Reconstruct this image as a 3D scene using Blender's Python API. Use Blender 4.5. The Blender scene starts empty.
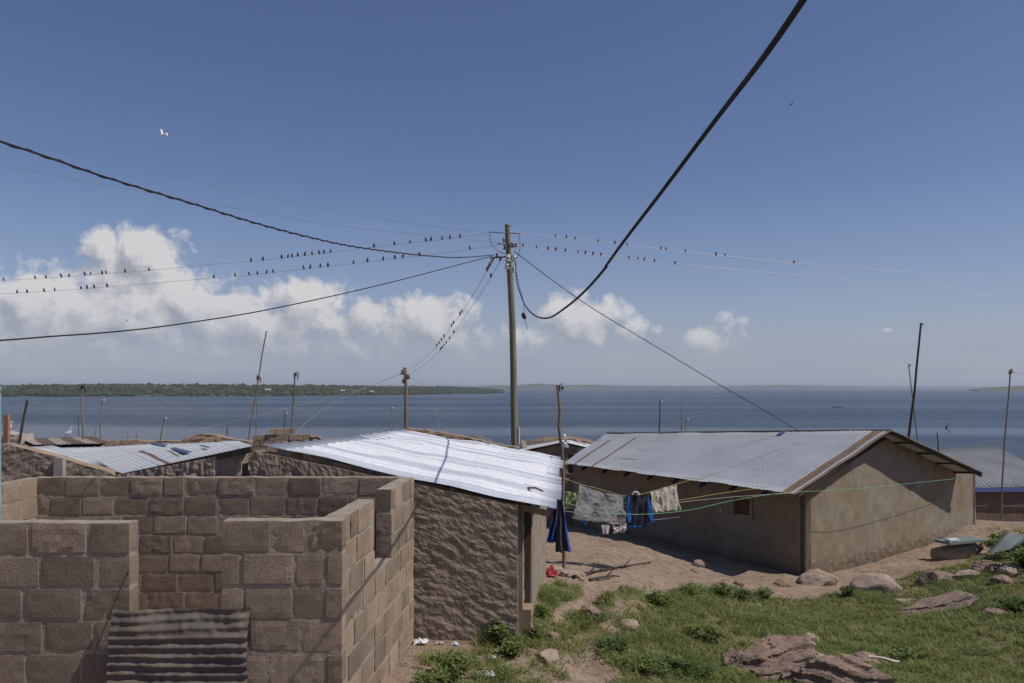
import bpy, math, random
import numpy as np
from mathutils import Vector, noise
random.seed(7); rng = np.random.default_rng(7)
R = math.radians
S = bpy.context.scene
COL = S.collection
# ---------------------------------------------------------------- camera
F = 796.0                       # focal length in pixels of the 1024 px wide frame
cam_d = bpy.data.cameras.new('camera'); cam = bpy.data.objects.new('camera', cam_d); COL.objects.link(cam)
cam_d.sensor_width = 36; cam_d.lens = 36*F/1024; cam_d.shift_y = 46.5/1024
cam_d.clip_start = .05; cam_d.clip_end = 90000
cam.location = (0, 0, 0); cam.rotation_euler = (R(90), 0, 0)
S.camera = cam
# ---------------------------------------------------------------- light
SUN_EL, SUN_AZ = R(52), R(104)   # azimuth clockwise from +Y
sun_dir = Vector((math.cos(SUN_EL)*math.sin(SUN_AZ), math.cos(SUN_EL)*math.cos(SUN_AZ), math.sin(SUN_EL)))
sd = bpy.data.lights.new('sun', 'SUN'); so = bpy.data.objects.new('sun', sd); COL.objects.link(so)
sd.energy = 3.1; sd.angle = R(.53); sd.color = (1, .95, .87)
so.rotation_euler = sun_dir.to_track_quat('Z', 'Y').to_euler()
S.view_settings.view_transform = 'Standard'; S.view_settings.look = 'None'
S.view_settings.gamma = 1; S.view_settings.exposure = 0.08; S.view_settings.use_curve_mapping = False
S.render.engine = 'CYCLES'
S.cycles.volume_bounces = 0
# ---------------------------------------------------------------- node helpers
class NT:
    def __init__(s, tree): s.t = tree; s.n = tree.nodes; s.l = tree.links
    def node(s, typ, **kw):
        nd = s.n.new(typ)
        for k, v in kw.items():
            if k.startswith('i_'):
                nd.inputs[k[2:].replace('_', ' ')].default_value = v
            else: setattr(nd, k, v)
        return nd
    def link(s, a, b): s.l.new(a, b)
    def math(s, op, a, b=None, c=None, clamp=False):
        nd = s.n.new('ShaderNodeMath'); nd.operation = op; nd.use_clamp = clamp
        for i, v in enumerate((a, b, c)):
            if v is None: continue
            if isinstance(v, (int, float)): nd.inputs[i].default_value = v
            else: s.l.new(v, nd.inputs[i])
        return nd.outputs[0]
    def ramp(s, fac, stops):
        nd = s.n.new('ShaderNodeValToRGB'); s.l.new(fac, nd.inputs[0])
        e = nd.color_ramp.elements
        while len(e) < len(stops): e.new(.5)
        for i, (p, c) in enumerate(stops):
            e[i].position = p; e[i].color = (c, c, c, 1) if isinstance(c, (int, float)) else (*c, 1)
        return nd.outputs[0]
    def mix(s, f, a, b, mode='MIX'):
        nd = s.n.new('ShaderNodeMix'); nd.data_type = 'RGBA'; nd.blend_type = mode
        for sock, v in ((nd.inputs[0], f), (nd.inputs[6], a), (nd.inputs[7], b)):
            if isinstance(v, (int, float)): sock.default_value = v
            elif isinstance(v, tuple): sock.default_value = (*v, 1) if len(v) == 3 else v
            else: s.l.new(v, sock)
        return nd.outputs[2]
    def noise(s, vec, scale, detail=4, rough=.55, dist=0, out=0, dims='3D'):
        nd = s.n.new('ShaderNodeTexNoise'); nd.noise_dimensions = dims
        nd.inputs['Scale'].default_value = scale; nd.inputs['Detail'].default_value = detail
        nd.inputs['Roughness'].default_value = rough; nd.inputs['Distortion'].default_value = dist
        if vec is not None: s.l.new(vec, nd.inputs['Vector'])
        return nd.outputs[out]
    def mapping(s, vec, scale=(1,1,1), loc=(0,0,0), rot=(0,0,0)):
        nd = s.n.new('ShaderNodeMapping'); s.l.new(vec, nd.inputs[0])
        nd.inputs['Scale'].default_value = scale; nd.inputs['Location'].default_value = loc; nd.inputs['Rotation'].default_value = rot
        return nd.outputs[0]
# ---------------------------------------------------------------- world: sky with cumulus
W = bpy.data.worlds.new('World'); S.world = W; W.use_nodes = True
w = NT(W.node_tree); w.n.clear()
sky = w.node('ShaderNodeTexSky', sky_type='NISHITA', sun_disc=False)
sky.sun_elevation = SUN_EL; sky.sun_rotation = SUN_AZ; sky.altitude = 1100
sky.air_density = 1.0; sky.dust_density = 0.7; sky.ozone_density = 2.5
tc = w.node('ShaderNodeTexCoord'); sep = w.node('ShaderNodeSeparateXYZ'); w.link(tc.outputs['Generated'], sep.inputs[0])
X, Y, Z = sep.outputs
az = w.math('ARCTAN2', X, Y)                     # 0 ahead, + to the right
el = w.math('ARCSINE', Z)
def aE(px, py):
    a = math.atan((px-512)/F); return a, math.atan((388-py)/F*math.cos(a))
# cloud masses: px, py, radius x, radius y (pixels of sky angle), strength
CL = [(60,318,95,36,1.0),(152,258,27,30,1.0),(150,305,74,40,1.0),(97,243,18,20,.60),(250,345,190,18,.56),(60,350,120,18,.6),(520,352,90,12,.45),(736,330,30,10,.5),(225,318,80,30,.9),(268,300,26,22,.62),(308,305,36,28,.92),
      (372,322,40,22,.72),(432,318,46,24,.82),(470,338,56,18,.62),(580,322,44,26,.9),(548,338,46,16,.75),(628,330,30,14,.6),
      (700,343,33,14,.72),(736,322,20,12,.55),(752,326,13,7,.5),(886,330,8,4,.26),(0,330,60,40,.9),(-160,300,110,50,.95),(-330,320,90,40,.9),
      (1340,320,120,40,.9),(1700,300,180,60,.9)]
def cloud_density(azs, els, full=True):
    comb = w.node('ShaderNodeCombineXYZ'); w.link(azs, comb.inputs[0]); w.link(els, comb.inputs[1])
    v = comb.outputs[0]
    n1 = w.noise(v, 23, 10 if full else 8, .60, .2)
    n2 = w.noise(v, 7, 3, .5)
    tot = None
    for px, py, rx, ry, st in CL:
        a, e = aE(px, py)
        dx = w.math('MULTIPLY', w.math('SUBTRACT', azs, a), F/rx)
        dy = w.math('MULTIPLY', w.math('SUBTRACT', els, e), F/ry)
        d2 = w.math('ADD', w.math('MULTIPLY', dx, dx), w.math('MULTIPLY', dy, dy))
        g = w.math('MULTIPLY', w.math('EXPONENT', w.math('MULTIPLY', d2, -.75)), st)
        tot = g if tot is None else w.math('MAXIMUM', tot, g)
    d = w.math('ADD', tot, w.math('MULTIPLY', w.math('SUBTRACT', n1, .5), 1.75))
    d = w.math('ADD', d, w.math('MULTIPLY', w.math('SUBTRACT', n2, .5), .55))
    # nothing away from the cloud masses
    d = w.math('MULTIPLY', d, w.math('MULTIPLY', tot, 4, clamp=True))
    return d
d0 = cloud_density(az, el)
d1 = cloud_density(w.math('ADD', az, .010), w.math('ADD', el, .015), False)
alpha = w.ramp(d0, [(.32, 0.0), (.58, 1.0)])
lit = w.math('ADD', w.math('MULTIPLY', w.math('SUBTRACT', d0, d1), 1.25), .42, clamp=True)
hgt = w.math('MULTIPLY', el, 9.0, clamp=True)   # cloud bases are grey, tops white
lit2 = w.math('MULTIPLY', lit, w.math('ADD', w.math('MULTIPLY', hgt, .85), .3), clamp=True)
ccol = w.ramp(lit2, [(0.02, (4.5, 4.75, 5.7)), (.70, (8.8, 8.7, 8.9))])
veil_n = w.noise(w.mapping(tc.outputs['Generated'], (3, 3, 14)), 2.2, 5, .55)
veil = w.math('MULTIPLY', w.ramp(el, [(0.0, .95), (.05, .75), (.12, .25), (.24, 0.0)]), w.math('ADD', w.math('MULTIPLY', veil_n, .7), .62), clamp=True)
skyt = w.mix(1, sky.outputs[0], (1.06, 1.0, 1.12), 'MULTIPLY')
skyc = w.mix(veil, skyt, (4.5, 4.95, 6.2))
fade = w.math('MULTIPLY', alpha, w.ramp(el, [(.012, 0.0), (.07, .78), (.11, .97)]))
final = w.mix(fade, skyc, ccol)
bg = w.node('ShaderNodeBackground'); w.link(final, bg.inputs[0]); bg.inputs[1].default_value = .069
wo = w.node('ShaderNodeOutputWorld'); w.link(bg.outputs[0], wo.inputs[0])
W.cycles.sampling_method = 'MANUAL'; W.cycles.sample_map_resolution = 1024
# ---------------------------------------------------------------- geometry helpers
def P(px, py, y): return Vector(((px-512)/F*y, y, -(py-388)/F*y))
class MB:
    def __init__(s): s.v = []; s.f = []; s.m = []; s.a = []
    def add(s, vs, fs, mi=0, attr=0.0):
        o = len(s.v); s.v += [tuple(q) for q in vs]; s.a += [attr]*len(vs)
        for f in fs: s.f.append(tuple(i+o for i in f)); s.m.append(mi)
    def build(s, name, mats, parent=None, smooth=False, attr=None, local=False):
        me = bpy.data.meshes.new(name); me.from_pydata(s.v, [], s.f)
        if not isinstance(mats, (list, tuple)): mats = [mats]
        for m in mats: me.materials.append(m)
        me.polygons.foreach_set('material_index', s.m)
        if smooth: me.polygons.foreach_set('use_smooth', [True]*len(s.f))
        if attr:
            at = me.attributes.new(attr, 'FLOAT', 'POINT'); at.data.foreach_set('value', s.a)
        me.update()
        o = bpy.data.objects.new(name, me); COL.objects.link(o)
        if parent is not None:
            o.parent = parent
            if not local and parent.parent is None: o.location = -parent.location
        return o
    def box(s, c, sz, rot=0, mi=0, ax=None):
        c = Vector(c); hx, hy, hz = [q/2 for q in sz]
        if ax is None:
            ux = Vector((math.cos(rot), math.sin(rot), 0)); uy = Vector((-math.sin(rot), math.cos(rot), 0)); uz = Vector((0,0,1))
        else: ux, uy, uz = ax
        vs = [c+ux*a*hx+uy*b*hy+uz*d*hz for d in (-1,1) for b in (-1,1) for a in (-1,1)]
        s.add(vs, [(0,2,3,1),(4,5,7,6),(0,1,5,4),(2,6,7,3),(0,4,6,2),(1,3,7,5)], mi)
    def beam(s, a, b, w_, h_, mi=0):
        a = Vector(a); b = Vector(b); ux = (b-a).normalized(); uy = Vector((0,0,1)).cross(ux)
        uy = uy.normalized() if uy.length > 1e-4 else Vector((1,0,0)); uz = ux.cross(uy)
        s.box((a+b)/2, ((b-a).length, w_, h_), mi=mi, ax=(ux, uy, uz))
    def tube(s, pts, rad, n=6, mi=0, cap=True):
        pts = [Vector(p) for p in pts]; k = len(pts)
        if isinstance(rad, (int, float)): rad = [rad]*k
        up = None; o = len(s.v)
        for i, p in enumerate(pts):
            t = (pts[min(i+1, k-1)]-pts[max(i-1, 0)]).normalized()
            if up is None: up = Vector((0,0,1)) if abs(t.z) < .9 else Vector((1,0,0))
            a = t.cross(up).normalized(); b = a.cross(t).normalized(); up = b
            for j in range(n):
                q = 2*math.pi*j/n; s.v.append(tuple(p+a*math.cos(q)*rad[i]+b*math.sin(q)*rad[i])); s.a.append(0)
        for i in range(k-1):
            for j in range(n):
                s.f.append((o+i*n+j, o+i*n+(j+1)%n, o+(i+1)*n+(j+1)%n, o+(i+1)*n+j)); s.m.append(mi)
        if cap:
            s.f.append(tuple(o+j for j in range(n))); s.m.append(mi)
            s.f.append(tuple(o+(k-1)*n+j for j in reversed(range(n)))); s.m.append(mi)
def smooth_path(pts, seg=8):
    pts = [Vector(p) for p in pts]; q = [pts[0]*2-pts[1]]+pts+[pts[-1]*2-pts[-2]]; out = []
    for i in range(1, len(q)-2):
        a, b, c, d = q[i-1:i+3]
        for j in range(seg):
            t = j/seg; out.append(.5*((2*b)+(c-a)*t+(2*a-5*b+4*c-d)*t*t+(3*b-a-3*c+d)*t*t*t))
    out.append(pts[-1]); return out
def tag(o, label, cat=None, group=None, kind=None):
    if label: o['label'] = label
    if cat: o['category'] = cat
    if group: o['group'] = group
    if kind: o['kind'] = kind
    return o
def thing(name, loc=(0,0,0)):
    o = bpy.data.objects.new(name, None); COL.objects.link(o); o.location = loc; o.empty_display_size = .2; return o
def rebase(root, loc):
    """put the Empty at the thing's base without moving its parts"""
    root.location = loc
    for c in root.children: c.location = -Vector(loc)
def fbm(p, sc, oct_=3, H=.9): return noise.fractal(Vector(p)*sc, H, 2.1, oct_, noise_basis='PERLIN_ORIGINAL')
# ---------------------------------------------------------------- materials
def new_mat(name):
    m = bpy.data.materials.new(name); m.use_nodes = True; t = NT(m.node_tree)
    b = t.n['Principled BSDF']; c = t.node('ShaderNodeTexCoord')
    return m, t, b, c.outputs['Object']
def basic(name, c1, c2=None, scale=4, rough=.9, bump=.3, bscale=30, dist=.01, metallic=0, stretch=(1,1,1), detail=5, lo=.35, hi=.65, spec=.2, attr=None, fine=None):
    m, t, b, oc = new_mat(name)
    c2 = c2 or c1
    v = t.mapping(oc, stretch)
    f = t.ramp(t.noise(v, scale, detail, .6), [(lo, 0), (hi, 1)])
    col = t.mix(f, c1, c2)
    g = t.noise(v, bscale, 6, .65)
    col = t.mix(.55, col, t.ramp(g, [(.3, .62), (.7, 1.35)]), 'MULTIPLY')
    if attr:
        at = t.node('ShaderNodeAttribute', attribute_name=attr)
        col = t.mix(1, col, t.ramp(at.outputs['Fac'], [(0, .72), (.5, 1), (1, 1.25)]), 'MULTIPLY')
    t.link(col, b.inputs['Base Color'])
    b.inputs['Roughness'].default_value = rough; b.inputs['Metallic'].default_value = metallic
    b.inputs['Specular IOR Level'].default_value = spec
    if bump:
        bp = t.node('ShaderNodeBump'); bp.inputs['Strength'].default_value = bump; bp.inputs['Distance'].default_value = dist
        t.link(g, bp.inputs['Height']); t.link(bp.outputs[0], b.inputs['Normal'])
    return m
M = {}
M['block'] = basic('block', (.325,.25,.188), (.235,.178,.132), 2.0, bump=.7, bscale=55, dist=.007, attr='tint')
M['mortar'] = basic('mortar', (.40,.335,.27), (.30,.245,.19), 5, bump=.8, bscale=40, dist=.014)
M['mud'] = basic('mud', (.35,.28,.22), (.26,.205,.16), 3, bump=.6, bscale=26, dist=.02)
M['mud_pale'] = basic('mud_pale', (.40,.29,.20), (.27,.195,.14), 4, bump=.6, bscale=30, dist=.01)
M['mud_render'] = basic('mud_render', (.34,.28,.225), (.24,.19,.145), 2.2, bump=.4, bscale=30, dist=.01)
M['concrete'] = basic('concrete', (.47,.43,.38), (.33,.29,.24), 5, bump=.3, bscale=40, dist=.006)
M['wood'] = basic('wood', (.29,.235,.18), (.17,.135,.10), 6, bump=.5, bscale=22, dist=.006, stretch=(1,1,.15))
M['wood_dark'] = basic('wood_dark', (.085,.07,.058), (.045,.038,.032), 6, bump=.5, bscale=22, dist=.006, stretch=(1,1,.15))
M['wood_pale'] = basic('wood_pale', (.36,.29,.21), (.22,.17,.12), 6, bump=.4, bscale=22, dist=.005, stretch=(1,1,.15))
M['pole_wood'] = basic('pole_wood', (.29,.28,.20), (.19,.185,.135), 3, bump=.5, bscale=20, dist=.008, stretch=(1,1,.08))
M['cable'] = basic('cable', (.02,.019,.02), (.035,.032,.03), 6, rough=.7, bump=.1)
M['wire_grey'] = basic('wire_grey', (.25,.26,.28), (.33,.33,.35), 1, rough=.5, bump=0)
M['wire_pale'] = basic('wire_pale', (.6,.6,.62), (.45,.45,.48), .6, rough=.5, bump=0, metallic=.3)
M['steel'] = basic('steel', (.12,.115,.11), (.2,.16,.13), 12, rough=.6, bump=.1, metallic=.4)
M['porcelain'] = basic('porcelain', (.62,.62,.6), (.5,.5,.5), 12, rough=.3, bump=0, spec=.5)
M['bird'] = basic('bird', (.09,.075,.07), (.14,.115,.10), 20, bump=0)
M['egret'] = basic('egret', (.8,.8,.78), (.7,.7,.68), 20, bump=0)
M['rope_green'] = basic('rope_green', (.16,.42,.22), (.25,.5,.3), 10, bump=0)
M['rope_yellow'] = basic('rope_yellow', (.5,.43,.17), (.4,.35,.15), 10, bump=0)
M['rope_white'] = basic('rope_white', (.45,.42,.42), (.55,.5,.48), 10, bump=0)
M['blue_paint'] = basic('blue_paint', (.16,.33,.42), (.25,.42,.48), 9, rough=.6, bump=.2)
M['blue_trim'] = basic('blue_trim', (.08,.12,.32), (.10,.15,.36), 9, rough=.6, bump=.1)
M['red_wall'] = basic('red_wall', (.17,.115,.095), (.13,.09,.075), 1.2, bump=.3, bscale=20)
M['terracotta'] = basic('terracotta', (.38,.2,.13), (.3,.15,.1), 4, bump=.2)
M['plastic_white'] = basic('plastic_white', (.78,.8,.82), (.68,.7,.74), 30, rough=.4, bump=.2)
M['red_rag'] = basic('red_rag', (.5,.05,.07), (.35,.04,.05), 30, bump=.2)
M['bone'] = basic('bone', (.75,.7,.58), (.6,.54,.42), 8, rough=.6, bump=.2)
M['dark_hole'] = basic('dark_hole', (.02,.017,.015), None, 5, bump=0)
def cloth_mat(name, c1, c2, sc=14): return basic(name, c1, c2, sc, rough=.95, bump=.25, bscale=120, dist=.002)
M['sheet'] = cloth_mat('sheet', (.27,.26,.26), (.20,.19,.19))
M['beige_cloth'] = cloth_mat('beige_cloth', (.55,.50,.42), (.42,.38,.31))
M['green_cloth'] = cloth_mat('green_cloth', (.42,.50,.22), (.36,.44,.2))
M['navy_cloth'] = cloth_mat('navy_cloth', (.02,.022,.035), (.03,.03,.045))
M['blue_cloth'] = cloth_mat('blue_cloth', (.03,.11,.48), (.02,.065,.30))
M['bright_blue'] = cloth_mat('bright_blue', (.02,.15,.50), (.02,.11,.38))
M['grey_cloth'] = cloth_mat('grey_cloth', (.09,.095,.11), (.07,.07,.085))
M['maroon_cloth'] = cloth_mat('maroon_cloth', (.10,.02,.04), (.06,.015,.03))
M['sock'] = basic('sock', (.75,.72,.74), (.22,.16,.2), 38, bump=.1, lo=.45, hi=.55)
def house_plaster():
    m, t, b, oc = new_mat('house_plaster')
    base = t.mix(t.ramp(t.noise(oc, .55, 4, .6, .4), [(.44, 0), (.52, 1)]), (.295,.235,.155), (.31,.265,.215))
    base = t.mix(t.ramp(t.noise(oc, 2.6, 6, .65), [(.3, 0), (.75, 1)]), base, (.20,.158,.115))
    sp = t.node('ShaderNodeSeparateXYZ'); t.link(oc, sp.inputs[0])
    hz = t.math('ADD', sp.outputs[2], t.math('MULTIPLY', t.noise(oc, 1.6, 4, .6), .55))
    damp = t.ramp(t.math('ADD', hz, 5.1), [(.50, 1), (.95, 0)])
    base = t.mix(t.math('MULTIPLY', damp, .75), base, (.115,.085,.065))
    g = t.noise(oc, 30, 6, .7)
    base = t.mix(.5, base, t.ramp(g, [(.3, .65), (.7, 1.3)]), 'MULTIPLY')
    vo = t.node('ShaderNodeTexVoronoi', feature='DISTANCE_TO_EDGE'); vo.inputs['Scale'].default_value = .85
    t.link(t.mix(.35, oc, t.noise(oc, 3, 4, .6, out=1)), vo.inputs['Vector'])
    cr = t.ramp(vo.outputs['Distance'], [(0, 1), (.006, 0)])
    base = t.mix(t.math('MULTIPLY', cr, .5), base, (.1,.075,.055))
    t.link(base, b.inputs['Base Color']); b.inputs['Roughness'].default_value = .92; b.inputs['Specular IOR Level'].default_value = .15
    bp = t.node('ShaderNodeBump'); bp.inputs['Strength'].default_value = .5; bp.inputs['Distance'].default_value = .012
    t.link(g, bp.inputs['Height']); t.link(bp.outputs[0], b.inputs['Normal'])
    return m
M['house_plaster'] = house_plaster()
def tin(name, c1, c2, rough=.45, metallic=.6, rust=0.0, rustc=(.20,.10,.055), sc=.7, bump=.2):
    m, t, b, oc = new_mat(name)
    n = t.noise(oc, sc, 5, .6); col = t.mix(t.ramp(n, [(.35, 0), (.65, 1)]), c1, c2)
    col = t.mix(.4, col, t.ramp(t.noise(oc, 14, 5, .7), [(.3, .7), (.7, 1.2)]), 'MULTIPLY')
    rm = t.ramp(t.noise(oc, 2.3, 8, .72, .5), [(max(0, .78-rust*.75), 0), (min(1, .95-rust*.6), 1)])
    if rust > 0: col = t.mix(rm, col, t.mix(t.noise(oc, 11, 4), rustc, tuple(q*.55 for q in rustc)))
    t.link(col, b.inputs['Base Color'])
    if rust > 0:
        t.link(t.math('MULTIPLY', t.math('SUBTRACT', 1, rm), metallic), b.inputs['Metallic'])
    else: b.inputs['Metallic'].default_value = metallic
    t.link(t.math('ADD', t.math('MULTIPLY', n, .3), rough-.12), b.inputs['Roughness'])
    bp = t.node('ShaderNodeBump'); bp.inputs['Strength'].default_value = bump; bp.inputs['Distance'].default_value = .01
    t.link(t.noise(oc, 5, 4, .6), bp.inputs['Height']); t.link(bp.outputs[0], b.inputs['Normal'])
    return m
M['tin_new'] = tin('tin_new', (.90,.90,.92), (.84,.85,.88), .38, .15, bump=.03)
M['tin_new_reflect'] = tin('tin_new_reflect', (.68,.70,.76), (.74,.76,.81), .36, .3, bump=.03)  # bluish copy of the new tin, used to paint reflection stripes
M['tin_grey'] = tin('tin_grey', (.48,.49,.51), (.38,.39,.41), .5, .25, rust=.12)
M['tin_old'] = tin('tin_old', (.60,.61,.62), (.50,.51,.52), .65, .05, rust=.12)
M['tin_rust'] = tin('tin_rust', (.24,.17,.12), (.16,.115,.085), .8, .1, rust=.5)
M['tin_rust_pale'] = tin('tin_rust_pale', (.50,.43,.36), (.40,.31,.25), .7, .1, rust=.2)
M['tin_dark'] = tin('tin_dark', (.14,.125,.11), (.10,.085,.072), .7, .2, rust=.3, rustc=(.12,.08,.06))
M['tin_blue'] = tin('tin_blue', (.08,.10,.22), (.10,.13,.27), .5, .2)
M['tin_green'] = tin('tin_green', (.25,.29,.27), (.2,.23,.22), .6, .3, rust=.15)
def rock_mat(name, c1, c2, c3):
    m, t, b, oc = new_mat(name)
    v = t.mapping(oc, (1, 1, 3.5), rot=(.25, .15, 0))
    n = t.noise(v, 3.2, 7, .65, .4)
    col = t.mix(t.ramp(n, [(.35, 0), (.62, 1)]), c1, c2)
    col = t.mix(t.ramp(t.noise(oc, 1.5, 6, .7), [(.54, 0), (.66, 1)]), col, c3)
    g = t.noise(oc, 34, 6, .7); col = t.mix(.5, col, t.ramp(g, [(.3, .6), (.7, 1.35)]), 'MULTIPLY')
    t.link(col, b.inputs['Base Color']); b.inputs['Roughness'].default_value = .9; b.inputs['Specular IOR Level'].default_value = .2
    bp = t.node('ShaderNodeBump'); bp.inputs['Strength'].default_value = .8; bp.inputs['Distance'].default_value = .03
    t.link(t.noise(v, 9, 7, .7), bp.inputs['Height']); t.link(bp.outputs[0], b.inputs['Normal'])
    return m
M['rock'] = rock_mat('rock', (.34,.235,.18), (.22,.155,.125), (.13,.115,.105))
M['rock_pale'] = rock_mat('rock_pale', (.42,.32,.25), (.31,.235,.185), (.25,.2,.17))
# ---------------------------------------------------------------- terrain
CP = [P(805,580,20), P(972,527,26), P(570,527,27.5), P(690,548,23.6), P(564,569,14.5), P(515,643,9.4), P(545,572,13.5), P(413,638,9.4),
      P(512,683,8.2), P(640,600,13.5), P(700,590,17), P(620,560,18), P(600,545,21), P(760,600,17.5), P(700,640,12.5), P(880,683,10.3),
      P(700,683,10), P(600,683,9), P(930,600,18), P(1024,600,16), P(1024,560,20), P(1010,545,24), P(1024,683,10.5), P(985,560,22),
      P(1000,530,38), (0,0,-2.0), (3,3,-2.3), (-4,4,-2.4), (-1.4,6.2,-2.65), (-5.5,9.3,-2.95), (-10,6,-2.8), (12,4,-3.0), (-8,16,-4),
      (-15,25,-5.5), (0,34,-6.2), (20,40,-7.0), (34,40,-7.4), (-30,40,-7.5), (34,10,-4.2), (-30,0,-3), (0,-10,-1.5), (30,-10,-2.5), (-25,-10,-2), (0,55,-9), (40,55,-9),(-30,55,-9)]
CP = np.array([tuple(p) for p in CP])
def _U(r2): return np.where(r2 > 0, r2*np.log(r2+1e-12)*.5, 0)
nC = len(CP); d2 = ((CP[:,None,:2]-CP[None,:,:2])**2).sum(-1)
A_ = np.zeros((nC+3, nC+3)); A_[:nC,:nC] = _U(d2)+np.eye(nC)*.6; A_[:nC,nC] = 1; A_[:nC,nC+1:] = CP[:,:2]; A_[nC:,:nC] = A_[:nC,nC:].T
wt = np.linalg.solve(A_, np.concatenate([CP[:,2], [0,0,0]]))
WATER = -20.0
def gz(x, y, rough=True):
    x = np.atleast_1d(np.asarray(x, float)); y = np.atleast_1d(np.asarray(y, float))
    r2 = (x[:,None]-CP[None,:,0])**2+(y[:,None]-CP[None,:,1])**2
    z = _U(r2)@wt[:nC]+wt[nC]+wt[nC+1]*x+wt[nC+2]*y
    zo = np.where(y > 35, -6.6-(y-35)*.125, -2.2-.1257*y); zo = np.maximum(zo, -30)
    mx = np.clip((x+27)/8, 0, 1)*np.clip((38-x)/8, 0, 1)*np.clip((y+10)/8, 0, 1)*np.clip((52-y)/10, 0, 1)
    return z*mx+zo*(1-mx)
def G(x, y): return float(gz(x, y)[0])
def ground_hit(px, py):
    """distance along the ground where the ray through this pixel lands"""
    ys = np.linspace(4, 48, 900); xs = (px-512)/F*ys; zr = -(py-388)/F*ys
    g = gz(xs, ys); k = np.where(zr < g)[0]
    y = ys[k[0]] if len(k) else 40
    return Vector(((px-512)/F*y, y, G((px-512)/F*y, y)))
def poly_in(px, py, poly):
    inside = np.zeros(px.shape, bool); n = len(poly)
    for i in range(n):
        x1, y1 = poly[i]; x2, y2 = poly[(i+1)%n]
        c = ((y1 > py) != (y2 > py)) & (px < (x2-x1)*(py-y1)/(y2-y1+1e-9)+x1)
        inside ^= c
    return inside
def w2p(x, y, z): return 512+x/y*F, 388-z/y*F
GRASS = [[(640,606),(652,596),(690,588),(740,593),(790,600),(840,596),(880,584),(940,568),(985,558),(1100,535),(1300,540),(1300,1200),(580,1200),(606,683),(616,660),(608,642),(622,630),(640,620)],
         [(536,590),(560,583),(586,584),(584,596),(560,606),(538,606)],
         [(600,596),(632,591),(650,596),(640,606),(604,606)],
         [(566,612),(598,610),(600,622),(572,626)],
         [(520,612),(548,610),(562,628),(556,645),(520,646)]]
SPARSE = [[(596,600),(645,590),(645,625),(620,640),(598,650),(590,625)],[(424,652),(470,648),(500,628),(518,640),(560,640),(568,660),(560,720),(420,720)], [(990,528),(1060,515),(1060,560),(1000,556)], [(560,622),(600,625),(590,660),(560,650)]]
def vnoise(x, y, s, seed):
    return np.array([noise.noise(Vector((a*s, b*s, seed))) for a, b in zip(x, y)])
def cover(x, y, z):
    px, py = w2p(x, y, z); n1 = vnoise(x, y, 1.3, 3.1)*16+vnoise(x, y, 4, 9.2)*9
    sc = 14/np.maximum(y, 4); jx = n1*sc; jy = -n1*sc*.5
    g = np.zeros(x.shape)
    for p in SPARSE: g[poly_in(px+jx, py+jy, p)] = .45
    for p in GRASS: g[poly_in(px+jx, py+jy, p)] = 1
    return g
def axis(segs):
    out = [segs[0][0]]
    for a, b, st in segs:
        n = max(1, int(round((b-a)/st))); out += list(np.linspace(a, b, n+1)[1:])
    return np.array(out)
gx = axis([(-1500,-200,130),(-200,-40,16),(-40,-8,1),(-8,20,.11),(20,40,.6),(40,200,16),(200,1500,130)])
gy = axis([(-800,-60,90),(-60,4,3),(4,30,.11),(30,60,.8),(60,240,9)])
GX, GY = np.meshgrid(gx, gy); fx, fy = GX.ravel(), GY.ravel(); fz = gz(fx, fy)
near = (fx > -8.5) & (fx < 20.5) & (fy > 3.5) & (fy < 31)
cov = np.zeros(fx.shape); cov[near] = cover(fx[near], fy[near], fz[near])
nn = np.zeros(fx.shape)
nn[near] = np.array([fbm((a, b, .3), 1.1, 4)*.05+fbm((a, b, 5.3), 4.5, 3)*.018 for a, b in zip(fx[near], fy[near])])
# eroded gully in the footpath
def gully(x, y):
    L_ = [(603,700),(592,672),(584,650),(574,632),(584,612),(600,598)]; pts = [ground_hit(*q) for q in L_]; d = np.full(x.shape, 9.0)
    for a, b in zip(pts[:-1], pts[1:]):
        ab = np.array([b.x-a.x, b.y-a.y]); t_ = np.clip(((x-a.x)*ab[0]+(y-a.y)*ab[1])/(ab@ab), 0, 1); d = np.minimum(d, np.hypot(x-a.x-ab[0]*t_, y-a.y-ab[1]*t_))
    return d
gd = gully(fx[near]+nn[near]*3, fy[near]+nn[near]*4)
nn[near] += -.10*np.exp(-(gd/.16)**2)+np.array([fbm((a, b, 8.3), 9, 3) for a, b in zip(fx[near], fy[near])])*.012
fz2 = fz+nn
me = bpy.data.meshes.new('ground'); nxv, nyv = len(gx), len(gy)
idx = np.arange(nxv*nyv).reshape(nyv, nxv)
quads = np.stack([idx[:-1,:-1], idx[:-1,1:], idx[1:,1:], idx[1:,:-1]], -1).reshape(-1, 4)
me.from_pydata(np.stack([fx, fy, fz2], 1).tolist(), [], quads.tolist())
at = me.attributes.new('cover', 'FLOAT', 'POINT'); at.data.foreach_set('value', cov)
me.polygons.foreach_set('use_smooth', [True]*len(me.polygons))
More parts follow.
